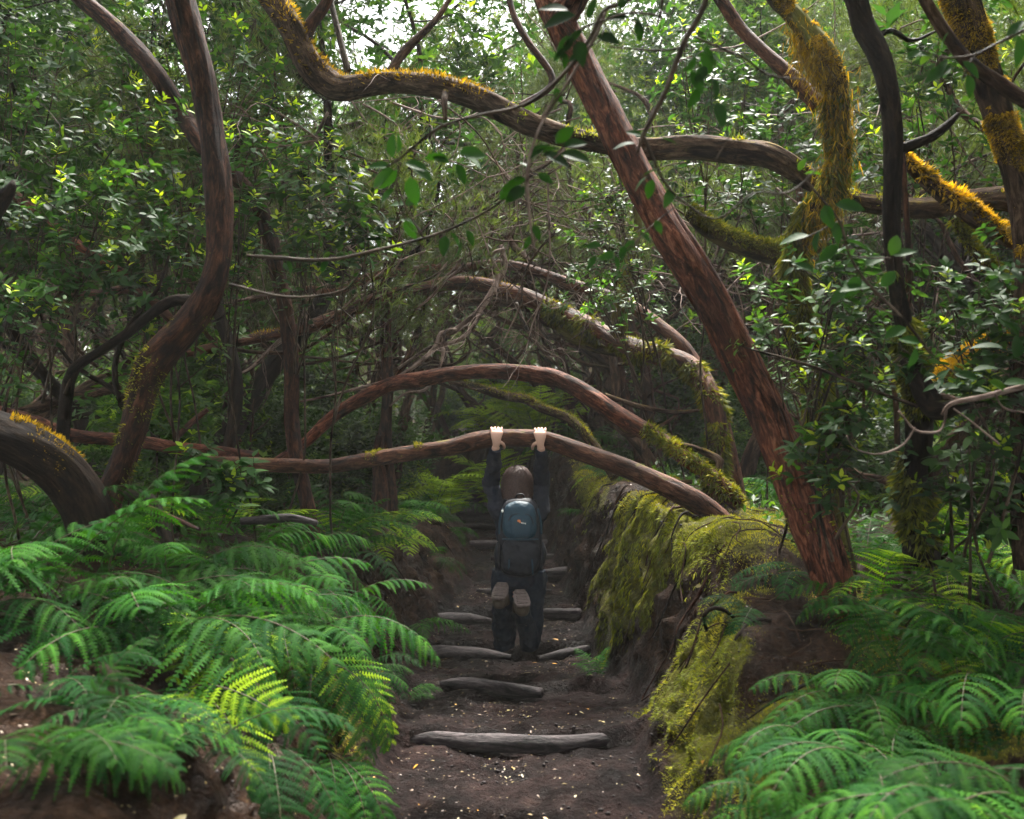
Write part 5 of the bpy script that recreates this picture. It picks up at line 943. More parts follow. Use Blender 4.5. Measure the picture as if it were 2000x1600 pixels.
# near ferns: px, distance, fronds, length, azimuth (deg, 0 = right, -90 = towards the camera), spread, kind, elevation, label
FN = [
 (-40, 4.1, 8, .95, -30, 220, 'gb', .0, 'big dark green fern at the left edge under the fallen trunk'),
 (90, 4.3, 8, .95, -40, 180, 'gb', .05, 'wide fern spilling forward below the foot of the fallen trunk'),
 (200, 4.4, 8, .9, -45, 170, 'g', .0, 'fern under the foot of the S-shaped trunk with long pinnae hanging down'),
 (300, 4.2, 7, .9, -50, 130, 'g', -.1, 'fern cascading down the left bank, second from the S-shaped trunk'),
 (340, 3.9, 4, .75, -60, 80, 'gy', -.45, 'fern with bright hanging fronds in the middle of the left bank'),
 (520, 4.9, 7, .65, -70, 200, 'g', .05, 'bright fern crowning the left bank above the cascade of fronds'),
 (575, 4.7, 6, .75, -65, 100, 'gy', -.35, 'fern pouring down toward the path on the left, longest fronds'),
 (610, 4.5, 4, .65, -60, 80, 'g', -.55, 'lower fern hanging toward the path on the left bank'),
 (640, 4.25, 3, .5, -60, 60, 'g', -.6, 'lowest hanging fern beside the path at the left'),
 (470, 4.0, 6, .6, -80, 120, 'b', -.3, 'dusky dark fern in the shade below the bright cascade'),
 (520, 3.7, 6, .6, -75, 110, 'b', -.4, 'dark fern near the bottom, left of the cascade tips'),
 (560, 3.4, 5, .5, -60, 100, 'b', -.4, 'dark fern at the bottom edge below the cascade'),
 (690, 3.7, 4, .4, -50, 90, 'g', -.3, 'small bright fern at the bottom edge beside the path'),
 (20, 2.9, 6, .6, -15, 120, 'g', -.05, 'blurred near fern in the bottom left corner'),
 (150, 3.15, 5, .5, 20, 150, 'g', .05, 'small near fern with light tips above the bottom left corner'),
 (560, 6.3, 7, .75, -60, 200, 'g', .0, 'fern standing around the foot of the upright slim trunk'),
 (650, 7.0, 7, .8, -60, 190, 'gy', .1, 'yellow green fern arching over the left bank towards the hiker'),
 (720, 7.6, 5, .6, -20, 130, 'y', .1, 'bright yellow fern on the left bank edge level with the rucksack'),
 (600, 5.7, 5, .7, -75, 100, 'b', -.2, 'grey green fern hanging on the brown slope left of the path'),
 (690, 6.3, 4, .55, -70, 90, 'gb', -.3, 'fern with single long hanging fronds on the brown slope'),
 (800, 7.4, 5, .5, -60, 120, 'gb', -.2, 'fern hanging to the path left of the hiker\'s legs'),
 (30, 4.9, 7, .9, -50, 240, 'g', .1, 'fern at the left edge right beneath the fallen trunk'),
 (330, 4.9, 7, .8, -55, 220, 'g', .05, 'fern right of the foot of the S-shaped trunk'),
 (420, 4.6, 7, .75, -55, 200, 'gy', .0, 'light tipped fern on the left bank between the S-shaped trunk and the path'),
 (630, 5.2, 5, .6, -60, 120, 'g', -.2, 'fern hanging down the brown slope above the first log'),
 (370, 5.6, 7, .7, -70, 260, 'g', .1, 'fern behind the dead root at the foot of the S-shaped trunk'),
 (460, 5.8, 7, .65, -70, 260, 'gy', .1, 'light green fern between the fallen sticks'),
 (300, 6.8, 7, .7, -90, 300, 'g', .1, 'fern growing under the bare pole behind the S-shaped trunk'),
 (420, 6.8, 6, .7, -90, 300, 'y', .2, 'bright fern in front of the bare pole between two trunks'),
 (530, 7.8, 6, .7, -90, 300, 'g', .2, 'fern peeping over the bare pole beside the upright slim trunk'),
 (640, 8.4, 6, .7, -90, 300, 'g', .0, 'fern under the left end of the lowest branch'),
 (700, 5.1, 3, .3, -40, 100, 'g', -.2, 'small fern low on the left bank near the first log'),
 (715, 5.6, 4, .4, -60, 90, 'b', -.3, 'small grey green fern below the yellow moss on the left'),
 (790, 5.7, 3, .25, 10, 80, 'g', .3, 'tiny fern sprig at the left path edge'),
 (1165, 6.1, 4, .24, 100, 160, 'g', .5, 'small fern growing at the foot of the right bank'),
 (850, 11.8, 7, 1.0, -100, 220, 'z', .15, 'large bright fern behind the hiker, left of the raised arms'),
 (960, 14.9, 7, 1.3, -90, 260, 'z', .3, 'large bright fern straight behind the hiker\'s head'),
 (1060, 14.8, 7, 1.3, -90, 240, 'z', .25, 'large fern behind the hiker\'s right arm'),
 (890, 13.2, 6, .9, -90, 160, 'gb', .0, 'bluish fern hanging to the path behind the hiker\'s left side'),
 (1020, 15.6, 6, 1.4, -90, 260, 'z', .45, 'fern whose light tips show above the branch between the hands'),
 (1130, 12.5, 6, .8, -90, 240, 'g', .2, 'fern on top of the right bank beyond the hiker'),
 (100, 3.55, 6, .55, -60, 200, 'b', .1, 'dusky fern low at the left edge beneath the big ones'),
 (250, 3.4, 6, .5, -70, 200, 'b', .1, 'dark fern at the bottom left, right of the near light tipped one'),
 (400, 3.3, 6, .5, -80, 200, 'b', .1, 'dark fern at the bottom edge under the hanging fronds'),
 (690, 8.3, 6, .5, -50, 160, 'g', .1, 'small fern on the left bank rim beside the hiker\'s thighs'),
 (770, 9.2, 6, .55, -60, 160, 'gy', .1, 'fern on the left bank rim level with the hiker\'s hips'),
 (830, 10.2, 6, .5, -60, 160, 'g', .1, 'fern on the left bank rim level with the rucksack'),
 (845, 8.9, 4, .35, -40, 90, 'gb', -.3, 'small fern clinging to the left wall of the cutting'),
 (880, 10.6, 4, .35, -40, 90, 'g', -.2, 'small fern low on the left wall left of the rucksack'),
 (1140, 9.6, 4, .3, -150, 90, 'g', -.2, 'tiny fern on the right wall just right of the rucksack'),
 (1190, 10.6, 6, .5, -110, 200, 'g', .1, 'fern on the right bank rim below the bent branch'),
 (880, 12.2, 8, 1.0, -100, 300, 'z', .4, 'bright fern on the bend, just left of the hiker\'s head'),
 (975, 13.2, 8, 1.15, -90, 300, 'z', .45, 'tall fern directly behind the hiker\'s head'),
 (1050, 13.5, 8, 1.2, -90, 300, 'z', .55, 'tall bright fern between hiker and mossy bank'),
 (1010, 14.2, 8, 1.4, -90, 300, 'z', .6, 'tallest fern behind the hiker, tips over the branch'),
 # right; yellower kinds in the bed make up for its shade
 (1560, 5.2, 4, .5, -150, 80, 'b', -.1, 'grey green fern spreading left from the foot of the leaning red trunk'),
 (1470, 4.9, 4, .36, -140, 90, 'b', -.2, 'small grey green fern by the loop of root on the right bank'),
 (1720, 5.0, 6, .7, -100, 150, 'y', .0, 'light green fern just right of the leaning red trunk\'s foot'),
 (1690, 5.9, 6, .7, -90, 300, 'g', .1, 'fern half hidden behind the leaning red trunk\'s foot'),
 (1790, 5.9, 7, .8, -90, 260, 'g', .1, 'fern with drooping fronds around the thin pale sapling'),
 (1880, 5.8, 7, .8, -80, 260, 'y', .1, 'fern right of the thin pale sapling'),
 (1990, 5.6, 7, .8, -100, 220, 'gy', .1, 'fern at the right edge below the mossy trunks'),
 (1830, 4.9, 7, .8, -110, 180, 'gy', .1, 'fern in the middle of the right hand bed, arching left'),
 (1880, 4.4, 7, .75, -110, 200, 'gy', .05, 'light tipped fern in the right hand bed before the middle one'),
 (1760, 4.7, 6, .65, -110, 160, 'g', .1, 'fern in the right hand bed just beyond the yellow mound'),
 (2020, 3.8, 7, .8, -120, 180, 'g', .05, 'fern at the right edge behind the blurred near ones'),
 (1800, 3.3, 6, .6, -115, 140, 'g', .0, 'fern near the bottom edge between the lower fronds and the corner'),
 (1960, 4.7, 7, .8, -110, 180, 'g', .1, 'fern in the right hand bed close to the edge'),
 (1740, 4.3, 5, .55, -105, 80, 'g', -.1, 'fern hanging in front of the yellow moss mound'),
 (1680, 4.0, 6, .6, -125, 120, 'g', -.05, 'fern below the yellow moss mound at the right'),
 (1620, 3.7, 6, .6, -130, 110, 'g', -.15, 'fern drooping over the right bank, topmost of the lower three'),
 (1560, 3.4, 5, .55, -130, 100, 'g', -.2, 'fern drooping over the right bank, middle of the lower three'),
 (1530, 3.15, 5, .5, -140, 100, 'g', -.2, 'fern drooping over the right bank, nearest the path at the bottom edge'),
 (1790, 3.8, 6, .7, -110, 140, 'g', .0, 'fern at the right with a dark crown below the mound'),
 (1900, 4.0, 6, .7, -110, 170, 'gb', .0, 'fern at the right edge level with the yellow mound'),
 (1700, 3.4, 5, .6, -110, 130, 'gb', -.05, 'darker fern beneath the lower right fronds'),
 (2060, 3.1, 7, .85, -165, 110, 'g', -.05, 'large blurred near fern reaching in from the right edge'),
 (2080, 2.7, 6, .8, -175, 90, 'g', -.1, 'largest near fern in the bottom right corner'),
 (1930, 2.9, 5, .6, -150, 110, 'g', -.1, 'near fern at the bottom edge left of the corner'),
]
for i, (px, d, n, L, az, sp_, kd, el, lab) in enumerate(FN):
    fern((px-CX)*d/F_PX, d, n, L, az, sp_, lab, kd, i, elev=el)
fern((450-CX)*4.6/F_PX, 4.6, 5, .3, -80, 160, 'withered brown fern curled up among the green ones on the left bank', 'd', 80, elev=.1, name='dead_fern')
fern((150-CX)*3.7/F_PX, 3.75, 5, .35, -80, 160, 'withered brown fern drooping in the dark hollow of the left bank', 'd', 81, elev=.0, name='dead_fern')
fern((180-CX)*3.4/F_PX, 3.4, 4, .35, -60, 120, 'withered fern with a few grey fronds near the bottom left', 'd', 82, elev=.0, name='dead_fern')
cnt = 0
while cnt < 90:
    y = 6.2+12*pr.random(); x = (pr.random()*2-1)*(y*.55+.6)
    if onpath(x, y, .55): continue
    px = CX+x/y*F_PX
    if px > 1180 and y < 9 and px < 1500: continue
    r = fern(x, y, pr.randint(4, 7), pr.uniform(.5, .85), -90, 330, 'x', pr.choice(['g', 'gy', 'gb']), 200+cnt, elev=.05, group='x'); cell(r, 'green floor fern', 'green floor ferns', x, y); cnt += 1
label_cells()

# ================================================================== MOSS, LITTER AND OTHER GROUND COVER
def sample_ground(n, x0, x1, y0, y1): return x0+(x1-x0)*rs.rand(n), y0+(y1-y0)*rs.rand(n)**1.0
q = 1000000
x, y = sample_ground(q, .3, 2.3, 3.0, 14); k = rs.rand(q) < .28; x = np.where(k, -x*.75, x); y = 3+(y-3)*np.where(rs.rand(q) < .4, .45, 1)
wgt = mossmask(x, y)*.9
nn = gnormal(x, y); steep = 1/np.maximum(nn[:, 2], .25)
streak = fbm(st(x*1.5+y*7, y*7, 3), 3)
keep = (rs.rand(q) < wgt*np.clip(steep/3.2, 0, 1)*1.35) & (wgt > .22+.35*fbm(st(x*8, y*8, 1), 2)) & (streak > -.28)
x, y, nn, streak, steep = x[keep], y[keep], nn[keep], streak[keep], steep[keep]; m = len(x)
hangv = np.clip((steep-1.15)/1.2, 0, 1)[:, None]
D = nrm(nn*(1-.72*hangv)+np.array([0, 0, -1.])*hangv*.95+np.array([0, 0, .3])*(1-hangv)+.42*rv(m))
S = np.clip(y/6.5, .5, 1)*(.012+.020*hangv[:, 0])*(.5+rs.rand(m))*(1+.5*np.clip(streak, 0, 1))
clump = fbm(st(x*6, y*6, 11), 3)
mb = MB(); scatter(mb, (BLADE[0]*np.array([1, 1.5, 1]), BLADE[1], BLADE[2]), crumble(x, y, H(x, y)-.001, nn), D, nrm(nn+.6*rv(m)), S, np.clip(.46+.6*clump+.16*rs.normal(size=m)+.36*(1-hangv[:, 0])-.08*hangv[:, 0], 0, 1))
tag(mb.build('bank_moss', MT['moss']), 'yellow green moss cushions and drapes over the banks of the path', 'moss', kind='stuff')
# fine green ground cover on the forest floor behind
q = 60000; x, y = sample_ground(q, -9, 9, 5.5, 18); k = (~onp_ if False else np.ones(q, bool))
lfx = np.interp(y, TB[:, 0], TB[:, 3]); rfx = np.interp(y, TB[:, 0], TB[:, 6]); k = ((x < lfx-.1) | (x > rfx+.5)) & (fbm(st(x*1.2, y*1.2, 4), 3) > -.05)
x, y = x[k], y[k]; m = len(x)
mb = MB(); scatter(mb, LEAFS, st(x, y, H(x, y)+.10*rs.rand(m)), nrm(rv(m)+[0, 0, .3]), nrm(rv(m)*.6+[0, 0, 1]), .07*(.5+rs.rand(m)), np.clip(rs.normal(.4, .15, m), 0, 1))
tag(mb.build('ground_cover', MT['small'], smooth=False), 'low leafy plants carpeting the forest floor', 'plants', kind='stuff')
# litter
q = 60000; x, y = sample_ground(q, -2.2, 2.4, 2.8, 13); f = fbm(st(x*2.5, y*2.5, 21), 2); k = (rs.rand(q) < .06+.6*np.clip(f, 0, 1)); x, y = x[k], y[k]; m = len(x)
nn = gnormal(x, y); tl = nrm(np.cross(nn, rv(m)))
big_ = rs.rand(m)
mb = MB(); scatter(mb, LEAF2, crumble(x, y, H(x, y)+.004, nn), nrm(tl+.15*rv(m)), nrm(nn+.25*rv(m)), np.where(big_ > .985, .05, np.where(big_ > .8, .022, .012))*(.6+.7*rs.rand(m)), np.clip(np.where(big_ > .985, .9+.12*rs.rand(m), rs.rand(m)**.8), 0, 1))
tag(mb.build('leaf_litter', MT['litter'], smooth=False), 'small yellow and brown fallen leaves strewn over path and banks', 'fallen leaves', kind='stuff')
# pebbles and clods
q = 9000; x, y = sample_ground(q, -1.0, 1.1, 2.8, 12); k = rs.rand(q) < .35+.5*fbm(st(x*3, y*3, 31), 2); x, y = x[k], y[k]; m = len(x)
ico = np.array([[0, 0, 1], [.9, 0, .3], [.28, .85, .3], [-.72, .53, .3], [-.72, -.53, .3], [.28, -.85, .3], [0, 0, -.6]], float); ift = np.array([[0, 1, 2], [0, 2, 3], [0, 3, 4], [0, 4, 5], [0, 5, 1], [6, 2, 1], [6, 3, 2], [6, 4, 3], [6, 5, 4], [6, 1, 5]])
mb = MB(); scatter(mb, (ico*np.array([1, .8, .6]), ift, np.zeros((0, 4), int)), crumble(x, y, H(x, y), gnormal(x, y)), rv(m)*[1, 1, .2], nrm(rv(m)*.3+[0, 0, 1]), .005+.013*rs.rand(m)**3, rs.rand(m)*.4)
tag(mb.build('pebbles', MT['clod']), 'small wet stones and clods on the path', 'pebbles', kind='stuff')
# fallen twigs and dead fern stalks on the banks
mb = MB()
for i in range(170):
    y0 = 3+6*pr.random(); x0 = pr.choice([-1, 1])*pr.uniform(.8, 2.6); a = pr.uniform(0, 6.28); l = pr.uniform(.12, .5)
    pts = [(x0+math.cos(a)*l*k+pr.gauss(0, .02), y0+math.sin(a)*l*k, 0) for k in (0, .35, .7, 1)]; pts = [(p[0], p[1], G(p[0], p[1])+.012+.02*pr.random()) for p in pts]
    tube(mb, pts, [.004, .0045, .004, .002], seg=4, step=.06, cap=False)
tag(mb.build('twig_litter', MT['far']), 'dead twigs and stalks scattered over both banks', 'twigs', kind='stuff')

# ================================================================== THE HIKER
MT['skin'] = plain('skin', (.52, .30, .22), .55, .4, .06, 20, .05)
MT['jacket'] = plain('jacket_cloth', (.011, .013, .022), .8, .25, .3, 40, .3)
MT['jeans'] = plain('trouser_cloth', (.011, .017, .028), .85, .2, .3, 60, .3)
MT['hair'] = plain('hair', (.06, .032, .026), .55, .3, .5, 120, .4)
MT['shoe'] = plain('shoe_leather', (.05, .035, .022), .7, .3, .3, 40, .3)
MT['sole'] = plain('shoe_sole', (.10, .075, .068), .85, .2, .35, 60, .4)
MT['teal'] = plain('rucksack_teal', (.009, .036, .058), .6, .35, .15, 60, .25)
MT['black'] = plain('rucksack_black', (.010, .011, .016), .7, .3, .2, 60, .25)
MT['white'] = plain('label_white', (.7, .68, .65), .5); MT['orangelabel'] = plain('label_orange', (.6, .2, .08), .5)
def eloft(mb, pts, rx, ry, seg=20, n=None, ax=(1, 0, 0), lump=0., seed=0):
    pts = np.asarray(pts, float); m = n or 8*len(pts)
    X = catmull(np.c_[pts, rx, ry], m); c = X[:, :3]; t = nrm(np.gradient(c, axis=0)); ax = np.array(ax, float)
    a = nrm(ax-t*(t @ ax)[:, None]); b = np.cross(t, a); th = np.linspace(0, 2*np.pi, seg, endpoint=False)
    V = c[:, None]+np.abs(X[:, 3])[:, None, None]*np.cos(th)[None, :, None]*a[:, None]+np.abs(X[:, 4])[:, None, None]*np.sin(th)[None, :, None]*b[:, None]
    if lump: V = V+(V-c[:, None])*lump*fbm(V*np.array([14, 14, 26])+seed, 3)[..., None]
    i = np.arange(m-1)[:, None]*seg; j = np.arange(seg)[None]; j2 = (j+1) % seg
    Q = np.stack([i+j, i+j2, i+seg+j2, i+seg+j], -1).reshape(-1, 4); aa = np.arange(seg); bb = (aa+1) % seg; k = m*seg
    T = np.vstack([np.stack([aa*0+k, bb, aa], 1), np.stack([aa*0+k+1, (m-1)*seg+aa, (m-1)*seg+bb], 1)])
    mb.add(np.vstack([V.reshape(-1, 3), c[0], c[-1]]), T, Q)
def sell(mb, c, r, e=2.5, res=28, rot=None, fn=None):
    """superellipsoid"""
    u = np.linspace(0, 2*np.pi, res, endpoint=False); v = np.linspace(-np.pi/2, np.pi/2, res//2+1)[1:-1]
    pw = lambda x: np.sign(x)*np.abs(x)**(2/e)
    V = np.stack([pw(np.cos(v))[:, None]*pw(np.cos(u))[None], pw(np.cos(v))[:, None]*pw(np.sin(u))[None], np.broadcast_to(pw(np.sin(v))[:, None], (len(v), res))], -1)
    V = np.vstack([V.reshape(-1, 3), [0, 0, -1], [0, 0, 1]])
    if fn is not None: V = fn(V)
    V = V*np.array(r)
    if rot is not None: V = V @ np.array(rot).T
    V = V+np.array(c); m = len(v); i = np.arange(m-1)[:, None]*res; j = np.arange(res)[None]; j2 = (j+1) % res
    Q = np.stack([i+j, i+j2, i+res+j2, i+res+j], -1).reshape(-1, 4); aa = np.arange(res); bb = (aa+1) % res; k = m*res
    mb.add(V, np.vstack([np.stack([aa*0+k, bb, aa], 1), np.stack([aa*0+k+1, (m-1)*res+aa, (m-1)*res+bb], 1)]), Q)
def remesh(o, vox, smooth=2):
    r = o.modifiers.new('Remesh', 'REMESH'); r.mode = 'VOXEL'; r.voxel_size = vox; r.use_smooth_shade = True
    if smooth: s = o.modifiers.new('Smooth', 'SMOOTH'); s.factor = .5; s.iterations = smooth
    return o
BX = .048; BY = 6.80
per = thing('person', 'hiker seen from behind hanging by both hands from the lowest branch, knees bent, dark clothes', 'person', (BX, BY, G(BX, BY)))
zz = lambda py, d=BY: CAMZ+(CY-py)*d/F_PX
xx = lambda px, d=BY: (px-CX)*d/F_PX
body = MB(); jk = MB(); tr = MB()
# torso
tz = [1165, 1135, 1105, 1070, 1035, 1005, 988, 978]; rx = [.09, .155, .155, .128, .142, .158, .125, .06]; ry = [.09, .11, .105, .09, .10, .10, .085, .055]
tp = [(BX, BY+.01*math.sin(i), zz(p)) for i, p in enumerate(tz)]
eloft(body, tp, np.array(rx)-.006, np.array(ry)-.006, 28)
eloft(jk, [(BX, BY, zz(p)) for p in (1142, 1130, 1105, 1070, 1035, 1005, 990, 980)], [.175, .172, .165, .145, .158, .172, .15, .09], [.125, .125, .118, .105, .115, .115, .10, .08], 36, lump=.05, seed=2)
# neck, head
eloft(body, [(BX, BY, zz(990)), (BX, BY+.005, zz(975)), (BX-.005, BY+.02, zz(960))], [.062, .056, .055], [.06, .056, .055], 18)
hc = np.array([BX-.012, BY+.03, zz(943)])
def headf(V):
    V = V.copy(); lo = np.clip(-V[:, 2], 0, 1); V[:, 0] *= 1-.28*lo; V[:, 1] += .12*lo; return V
sell(body, hc, (.074, .094, .108), 2.1, 28, None, headf)
sell(body, hc+[0, .10, -.012], (.013, .018, .024), 2, 12)                                      # nose
for s in (-1, 1):
    sell(body, hc+[s*.076, .0, -.012], (.009, .018, .030), 2, 12)                               # ears
    sell(body, hc+[s*.032, .080, .012], (.015, .013, .011), 2, 12)                              # eyes
sell(body, hc+[0, .088, -.058], (.024, .013, .010), 2, 12); sell(body, hc+[0, .075, -.092], (.03, .025, .02), 2, 12)
# legs
for s, kx, ax_, ay, az in ((-1, 984, 980, 6.54, 1166), (1, 1036, 1016, 6.50, 1180)):
    hip = np.array([BX+s*.085, BY, zz(1130)]); knee = np.array([xx(kx), BY+.02, zz(1258)]); ank = np.array([xx(ax_, ay), ay, zz(az, ay)])
    mid = (hip+knee)/2; m2 = (knee*.6+ank*.4)+[0, .01, 0]
    eloft(body, [hip, mid, knee+[0, -.01, .03]], [.078, .068, .052], [.085, .072, .054], 20); eloft(body, [knee+[0, 0, .0], m2, ank], [.05, .05, .034], [.05, .052, .034], 18)
    eloft(tr, [hip+[0, 0, .06], hip, mid, knee+[0, 0, .04], knee+[0, .005, -.018], knee+[0, .005, -.045]], [.095, .10, .088, .074, .066, .03], [.115, .108, .09, .078, .068, .03], 26, lump=.10, seed=s*3)
    eloft(tr, [knee+[0, 0, -.01], knee*.75+ank*.25, m2, ank*.9+knee*.1], [.068, .066, .062, .052], [.07, .066, .062, .052], 24, lump=.10, seed=s*7)
    # shoe
    td = nrm(np.array([s*.10, -.96, -.26])); nd = nrm(np.array([0, -.26, .96])); sd_ = np.cross(td, nd); rot = np.stack([sd_, td, nd], 1)
    heel = ank+nd*.035-td*.05
    sh = MB()
    ctr = heel+td*.12
    def sf(V):
        V = V.copy(); f = (V[:, 1]+1)/2; V[:, 0] *= .74+.26*np.sin(np.clip(f*1.15, 0, 1)*math.pi*.72)+.05; return V
    sell(sh, ctr-nd*.012, (.048, .114, .042), 2.6, 30, rot, sf); eloft(sh, [ank-nd*.05, ank-nd*.02, ank+nd*.02], [.052, .05, .048], [.052, .052, .055], 18)
    so_ = remesh(sh.build('shoe', MT['shoe'], per), .006, 2); s2 = MB()
    sell(s2, ctr+nd*.038, (.050, .118, .014), 5, 32, rot, sf)
    for g in range(9):
        f = -.09+g*.0225
        if abs(f+.03) < .012: continue
        sell(s2, ctr+nd*.053+td*f, (.038, .008, .006), 4, 12, rot)
    sb = s2.build('sole', MT['sole'], None, origin=tuple(per['org'])); sb.parent = so_; sb.location = (0, 0, 0)
    # arm and hand
    hp = 968 if s < 0 else 1054
    i0 = int(np.argmin(np.abs(hinf[0][:, 0]-xx(hp, 6.7)))); bc = hinf[0][i0]; br = hinf[1][i0]*1.02
    pol = lambda a, rho, dx=0.: bc+np.array([dx, -rho*math.cos(R(a)), rho*math.sin(R(a))])
    sho = np.array([BX+s*.142, BY-.005, zz(994)]); wr = pol(-38, br+.030, s*.004); elb = np.array([xx(959 if s < 0 else 1058), 6.82, zz(945)])
    eloft(body, [np.array([BX+s*.08, BY, zz(1000)]), sho, (sho+elb)/2, elb, (elb+wr)/2, wr], [.05, .054, .046, .039, .037, .026], [.05, .056, .048, .04, .037, .020], 18)
    cuff = wr+(elb-wr)*.06
    eloft(jk, [np.array([BX+s*.09, BY, zz(1010)]), np.array([BX+s*.13, BY, zz(1000)]), sho, (sho*.45+elb*.55), elb, (elb*.5+wr*.5), cuff+(elb-cuff)*.12, cuff], [.07, .070, .064, .056, .055, .048, .038, .034], [.09, .085, .078, .064, .058, .050, .038, .034], 26, lump=.12, seed=s*11)
    # palm: from the wrist up the near side of the branch; fingers over the top
    eloft(body, [pol(-42, br+.030, s*.004), pol(-20, br+.020, 0), pol(8, br+.016, -s*.0), pol(30, br+.013, -s*.002), pol(44, br+.008, -s*.003)], [.021, .026, .036, .043, .040], [.017, .017, .016, .015, .010], 18)
    for fi, (ox, ln_, fr) in enumerate(((-.0315, 150, .0086), (-.0105, 168, .0090), (.0105, 160, .0088), (.0305, 135, .0078))):
        ox = -s*ox; a0 = 30; angs = [a0, a0+26, a0+(ln_-a0)*.45, a0+(ln_-a0)*.75, ln_+22]
        eloft(body, [pol(a_, br+fr*(1.35 if q == 1 else 1.0)+.001, ox*(1.0+.05*q)) for q, a_ in enumerate(angs)], [fr, fr*1.08, fr, fr*.95, fr*.7], [fr, fr*1.08, fr, fr*.95, fr*.7], 10, n=26)
    tx = -s
    eloft(body, [pol(-18, br+.018, tx*.024), pol(-30, br+.014, tx*.044), pol(-52, br+.011, tx*.052), pol(-84, br+.010, tx*.050)], [.013, .0115, .0105, .008], [.013, .0115, .0105, .008], 10, n=24)
b_o = remesh(body.build('body', MT['skin'], per), .0031, 1)
sell(tr, (BX, BY, zz(1128)), (.165, .122, .10), 2.6, 30)
# hood and collar bunched behind the neck
sell(jk, (BX-.004, BY-.075, zz(984)), (.105, .055, .045), 2.3, 24); eloft(jk, [(BX-.09, BY-.02, zz(985)), (BX-.06, BY+.07, zz(980)), (BX+.05, BY+.07, zz(980)), (BX+.085, BY-.02, zz(985))], [.035]*4, [.035]*4, 14, ax=(0, 0, 1))
jo = jk.build('jacket', MT['jacket'], per); remesh(jo, .007, 2)
to = tr.build('trousers', MT['jeans'], per); remesh(to, .007, 2)
for o_, sz in ((jo, .18), (to, .2)):
    tx_ = bpy.data.textures.new('folds', 'CLOUDS'); tx_.noise_scale = sz*.35; dm = o_.modifiers.new('Displace', 'DISPLACE'); dm.texture = tx_; dm.strength = .034; dm.mid_level = .5
# hair
hm = MB()
sell(hm, hc+[0, -.012, .0], (.097, .104, .112), 2.0, 32)
eloft(hm, [hc+[0, -.05, .0], hc+[0, -.06, -.05], hc+[.005, -.07, -.10]], [.090, .092, .080], [.05, .045, .028], 20)
ho = hm.build('hair', MT['hair'], per); remesh(ho, .006, 2)
q = 1500; rr = np.random.RandomState(5); az_ = rr.uniform(-3.1, -.05, q); el_ = np.abs(rr.normal(.35, .5, q)).clip(0, 1.45)
p0 = hc+st(np.cos(az_)*np.cos(el_)*.102, np.sin(az_)*np.cos(el_)*.102-.012, np.sin(el_)*.116+.008); mb = MB(); pth = [p0]; 
for k in range(6):
    p = pth[-1]+np.array([0, 0, -.024])*rr.uniform(.6, 1.35, (q, 1)); o_ = p-hc; kz = np.clip(1-(o_[:, 2]/.118)**2, .05, 1)**.5; kz = np.where(o_[:, 2] < 0, 1, kz); rad_ = np.hypot(o_[:, 0]/.104, (o_[:, 1]+.012)/.104); f_ = kz/np.maximum(rad_, .2)
    f_ = np.where(f_ > 1.3, 1.3, f_); p[:, 0] = hc[0]+o_[:, 0]*f_; p[:, 1] = hc[1]-.012+(o_[:, 1]+.012)*f_; p += rr.normal(size=(q, 3))*.004; pth.append(p)
pt = np.stack(pth, 1); wd = .0028*nrm(np.cross(pt[:, -1]-pt[:, 0], nrm(p0-hc)))[:, None, :]; V = np.stack([pt-wd, pt+wd], 2).reshape(-1, 3)
base = (np.arange(q)*14)[:, None]; kk = np.arange(6)[None]*2; Q = np.stack([base+kk, base+kk+1, base+kk+3, base+kk+2], -1).reshape(-1, 4); mb.add(V, None, Q)
st_o = mb.build('hair_strands', MT['hair'], None, origin=tuple(per['org'])); st_o.parent = ho; st_o.location = (0, 0, 0)

# the rucksack
pk = np.array([xx(1016, 6.64), 6.635, zz(1050, 6.64)])
bag = thing('rucksack', 'small rucksack on the hiker\'s back, teal above, black below, small orange and white mark', 'backpack', (pk[0], pk[1], zz(1125)))
def bgf(V):
    V = V.copy(); f = (V[:, 2]+1)/2; V[:, 0] *= 1-.14*f**1.5; V[:, 1] *= 1-.18*f; return V
m_ = MB(); sell(m_, pk+[0, .0, 0], (.150, .085, .262), 3.6, 48, None, bgf); bb_ = remesh(m_.build('bag_body', MT['black'], bag), .008, 1)
m_ = MB(); sell(m_, pk+[-.004, -.035, .118], (.122, .072, .128), 3.2, 44, None, lambda V: np.c_[V[:, 0]*(1-.14*(V[:, 2]+1)/2), V[:, 1]*(1-.12*V[:, 2]), V[:, 2]]); up_ = remesh(m_.build('top_pocket', MT['teal'], bag), .006, 1)
m_ = MB(); sell(m_, pk+[.004, -.072, .085], (.082, .046, .082), 3.4, 36, None, lambda V: np.c_[V[:, 0]*(1-.10*(V[:, 2]+1)/2), V[:, 1], V[:, 2]]); fp = m_.build('front_pocket', MT['teal'], bag)
m_ = MB(); sell(m_, pk+[.0, -.045, -.115], (.128, .068, .125), 3.2, 44); lp_ = remesh(m_.build('lower_pocket', MT['black'], bag), .006, 1)
m_ = MB(); eloft(m_, [pk+[-.078, -.092, .06], pk+[-.078, -.095, .12], pk+[-.05, -.098, .162], pk+[.01, -.1, .168], pk+[.06, -.098, .158], pk+[.082, -.095, .11], pk+[.082, -.092, .06]], [.004]*7, [.004]*7, 8, ax=(0, 1, 0)); m_.build('zip', MT['black'], bag)
m_ = MB(); eloft(m_, [pk+[-.118, -.075, .0], pk+[-.04, -.098, .0], pk+[.05, -.098, .0], pk+[.118, -.075, .0]], [.005]*4, [.006]*4, 8, ax=(0, 0, 1)); m_.build('seam', MT['teal'], bag)
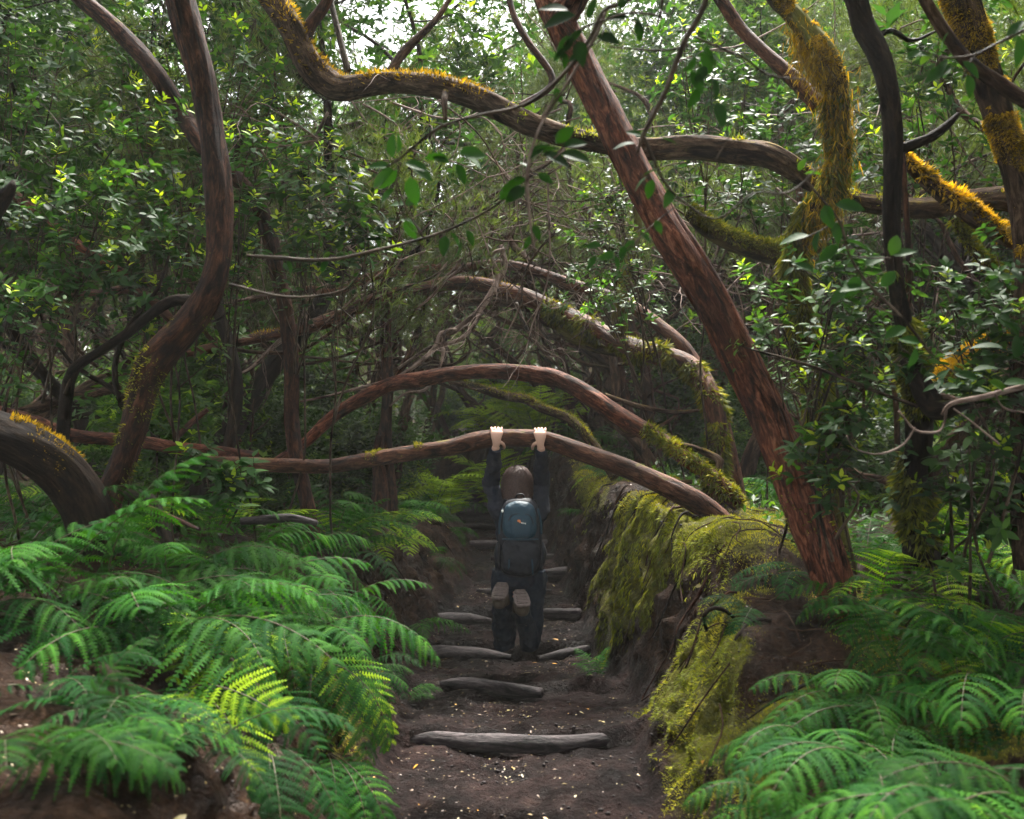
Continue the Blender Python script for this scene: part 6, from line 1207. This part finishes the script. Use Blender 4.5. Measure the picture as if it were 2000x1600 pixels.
for s in (-1, 1):
    m_ = MB(); eloft(m_, [pk+[s*.085, .06, .245], (BX+s*.10, BY-.09, zz(992)), (BX+s*.115, BY+.03, zz(984)), (BX+s*.12, BY+.13, zz(1010)), (BX+s*.125, BY+.135, zz(1050)), (BX+s*.15, BY+.07, zz(1085)), pk+[s*.14, .06, -.18]], [.026, .028, .03, .028, .018, .012, .01], [.008]*7, 12); m_.build('strap', MT['black'], bag)
    m_ = MB(); eloft(m_, [pk+[s*.115, -.07, .20], pk+[s*.135, -.06, .12], pk+[s*.14, -.05, .03]], [.007]*3, [.004]*3, 8); m_.build('side_strap', MT['teal'], bag)
m_ = MB(); eloft(m_, [pk+[-.03, .02, .25], pk+[-.02, .01, .285], pk+[.02, .01, .285], pk+[.03, .02, .25]], [.008]*4, [.005]*4, 8, ax=(0, 1, 0)); m_.build('handle', MT['black'], bag)
m_ = MB(); sell(m_, pk+[-.118, -.085, .185], (.008, .005, .009), 3, 12); m_.build('buckle', MT['white'], bag)
m_ = MB(); sell(m_, pk+[-.010, -.122, .125], (.011, .002, .008), 3, 12); sell(m_, pk+[-.002, -.122, .117], (.007, .002, .006), 3, 12); mk_ = m_.build('logo', MT['orangelabel'], None, origin=tuple(bag['org'])); mk_.parent = fp; mk_.location = (0, 0, 0)
m_ = MB(); [sell(m_, pk+[.008+.0085*k, -.122, .112-.0015*k], (.0032, .002, .0045+.001*(k % 2)), 3, 10) for k in range(4)]; mk_ = m_.build('lettering', MT['white'], None, origin=tuple(bag['org'])); mk_.parent = fp; mk_.location = (0, 0, 0)

for o_, a_ in ((bb_, .02), (up_, .016), (lp_, .026)):
    tx_ = bpy.data.textures.new('sag', 'CLOUDS'); tx_.noise_scale = .07; dm = o_.modifiers.new('Displace', 'DISPLACE'); dm.texture = tx_; dm.strength = a_; dm.mid_level = .5
for s in (-1, 1):
    m_ = MB(); eloft(m_, [pk+[s*.145, -.02, -.02], pk+[s*.155, -.03, -.10], pk+[s*.14, -.02, -.2]], [.008, .02, .012], [.03, .05, .04], 14); m_.build('side_pocket', MT['black'], bag)
m_ = MB()
for k, (dx, l_) in enumerate(((-.07, .10), (.075, .13), (.0, .06))): eloft(m_, [pk+[dx, -.10, -.10], pk+[dx*1.05, -.112, -.10-l_*.5], pk+[dx*1.1, -.10, -.10-l_]], [.006]*3, [.0025]*3, 6)
m_.build('webbing', MT['teal'], bag)

# ================================================================== HAZE
mh = bpy.data.materials.new('haze'); mh.use_nodes = True; n = mh.node_tree; n.nodes.clear()
pv = N(n, 'ShaderNodeVolumePrincipled'); pv.inputs['Color'].default_value = (1, .98, .94, 1); pv.inputs['Density'].default_value = .0009; pv.inputs['Anisotropy'].default_value = .15
o = N(n, 'ShaderNodeOutputMaterial'); n.links.new(pv.outputs[0], o.inputs['Volume'])
mb = MB(); X0, X1, Y0, Y1, Z0, Z1 = -75, 75, -20, 175, -4, 19
zs = H(gx, gy); Z0 = float(zs.min())-1
V = [(a, b, c) for a in (X0, X1) for b in (Y0, Y1) for c in (Z0, Z1)]
mb.add(V, None, [[0, 1, 3, 2], [4, 6, 7, 5], [0, 4, 5, 1], [2, 3, 7, 6], [0, 2, 6, 4], [1, 5, 7, 3]])
if USE_HAZE: tag(mb.build('haze', mh, smooth=False), kind='stuff')
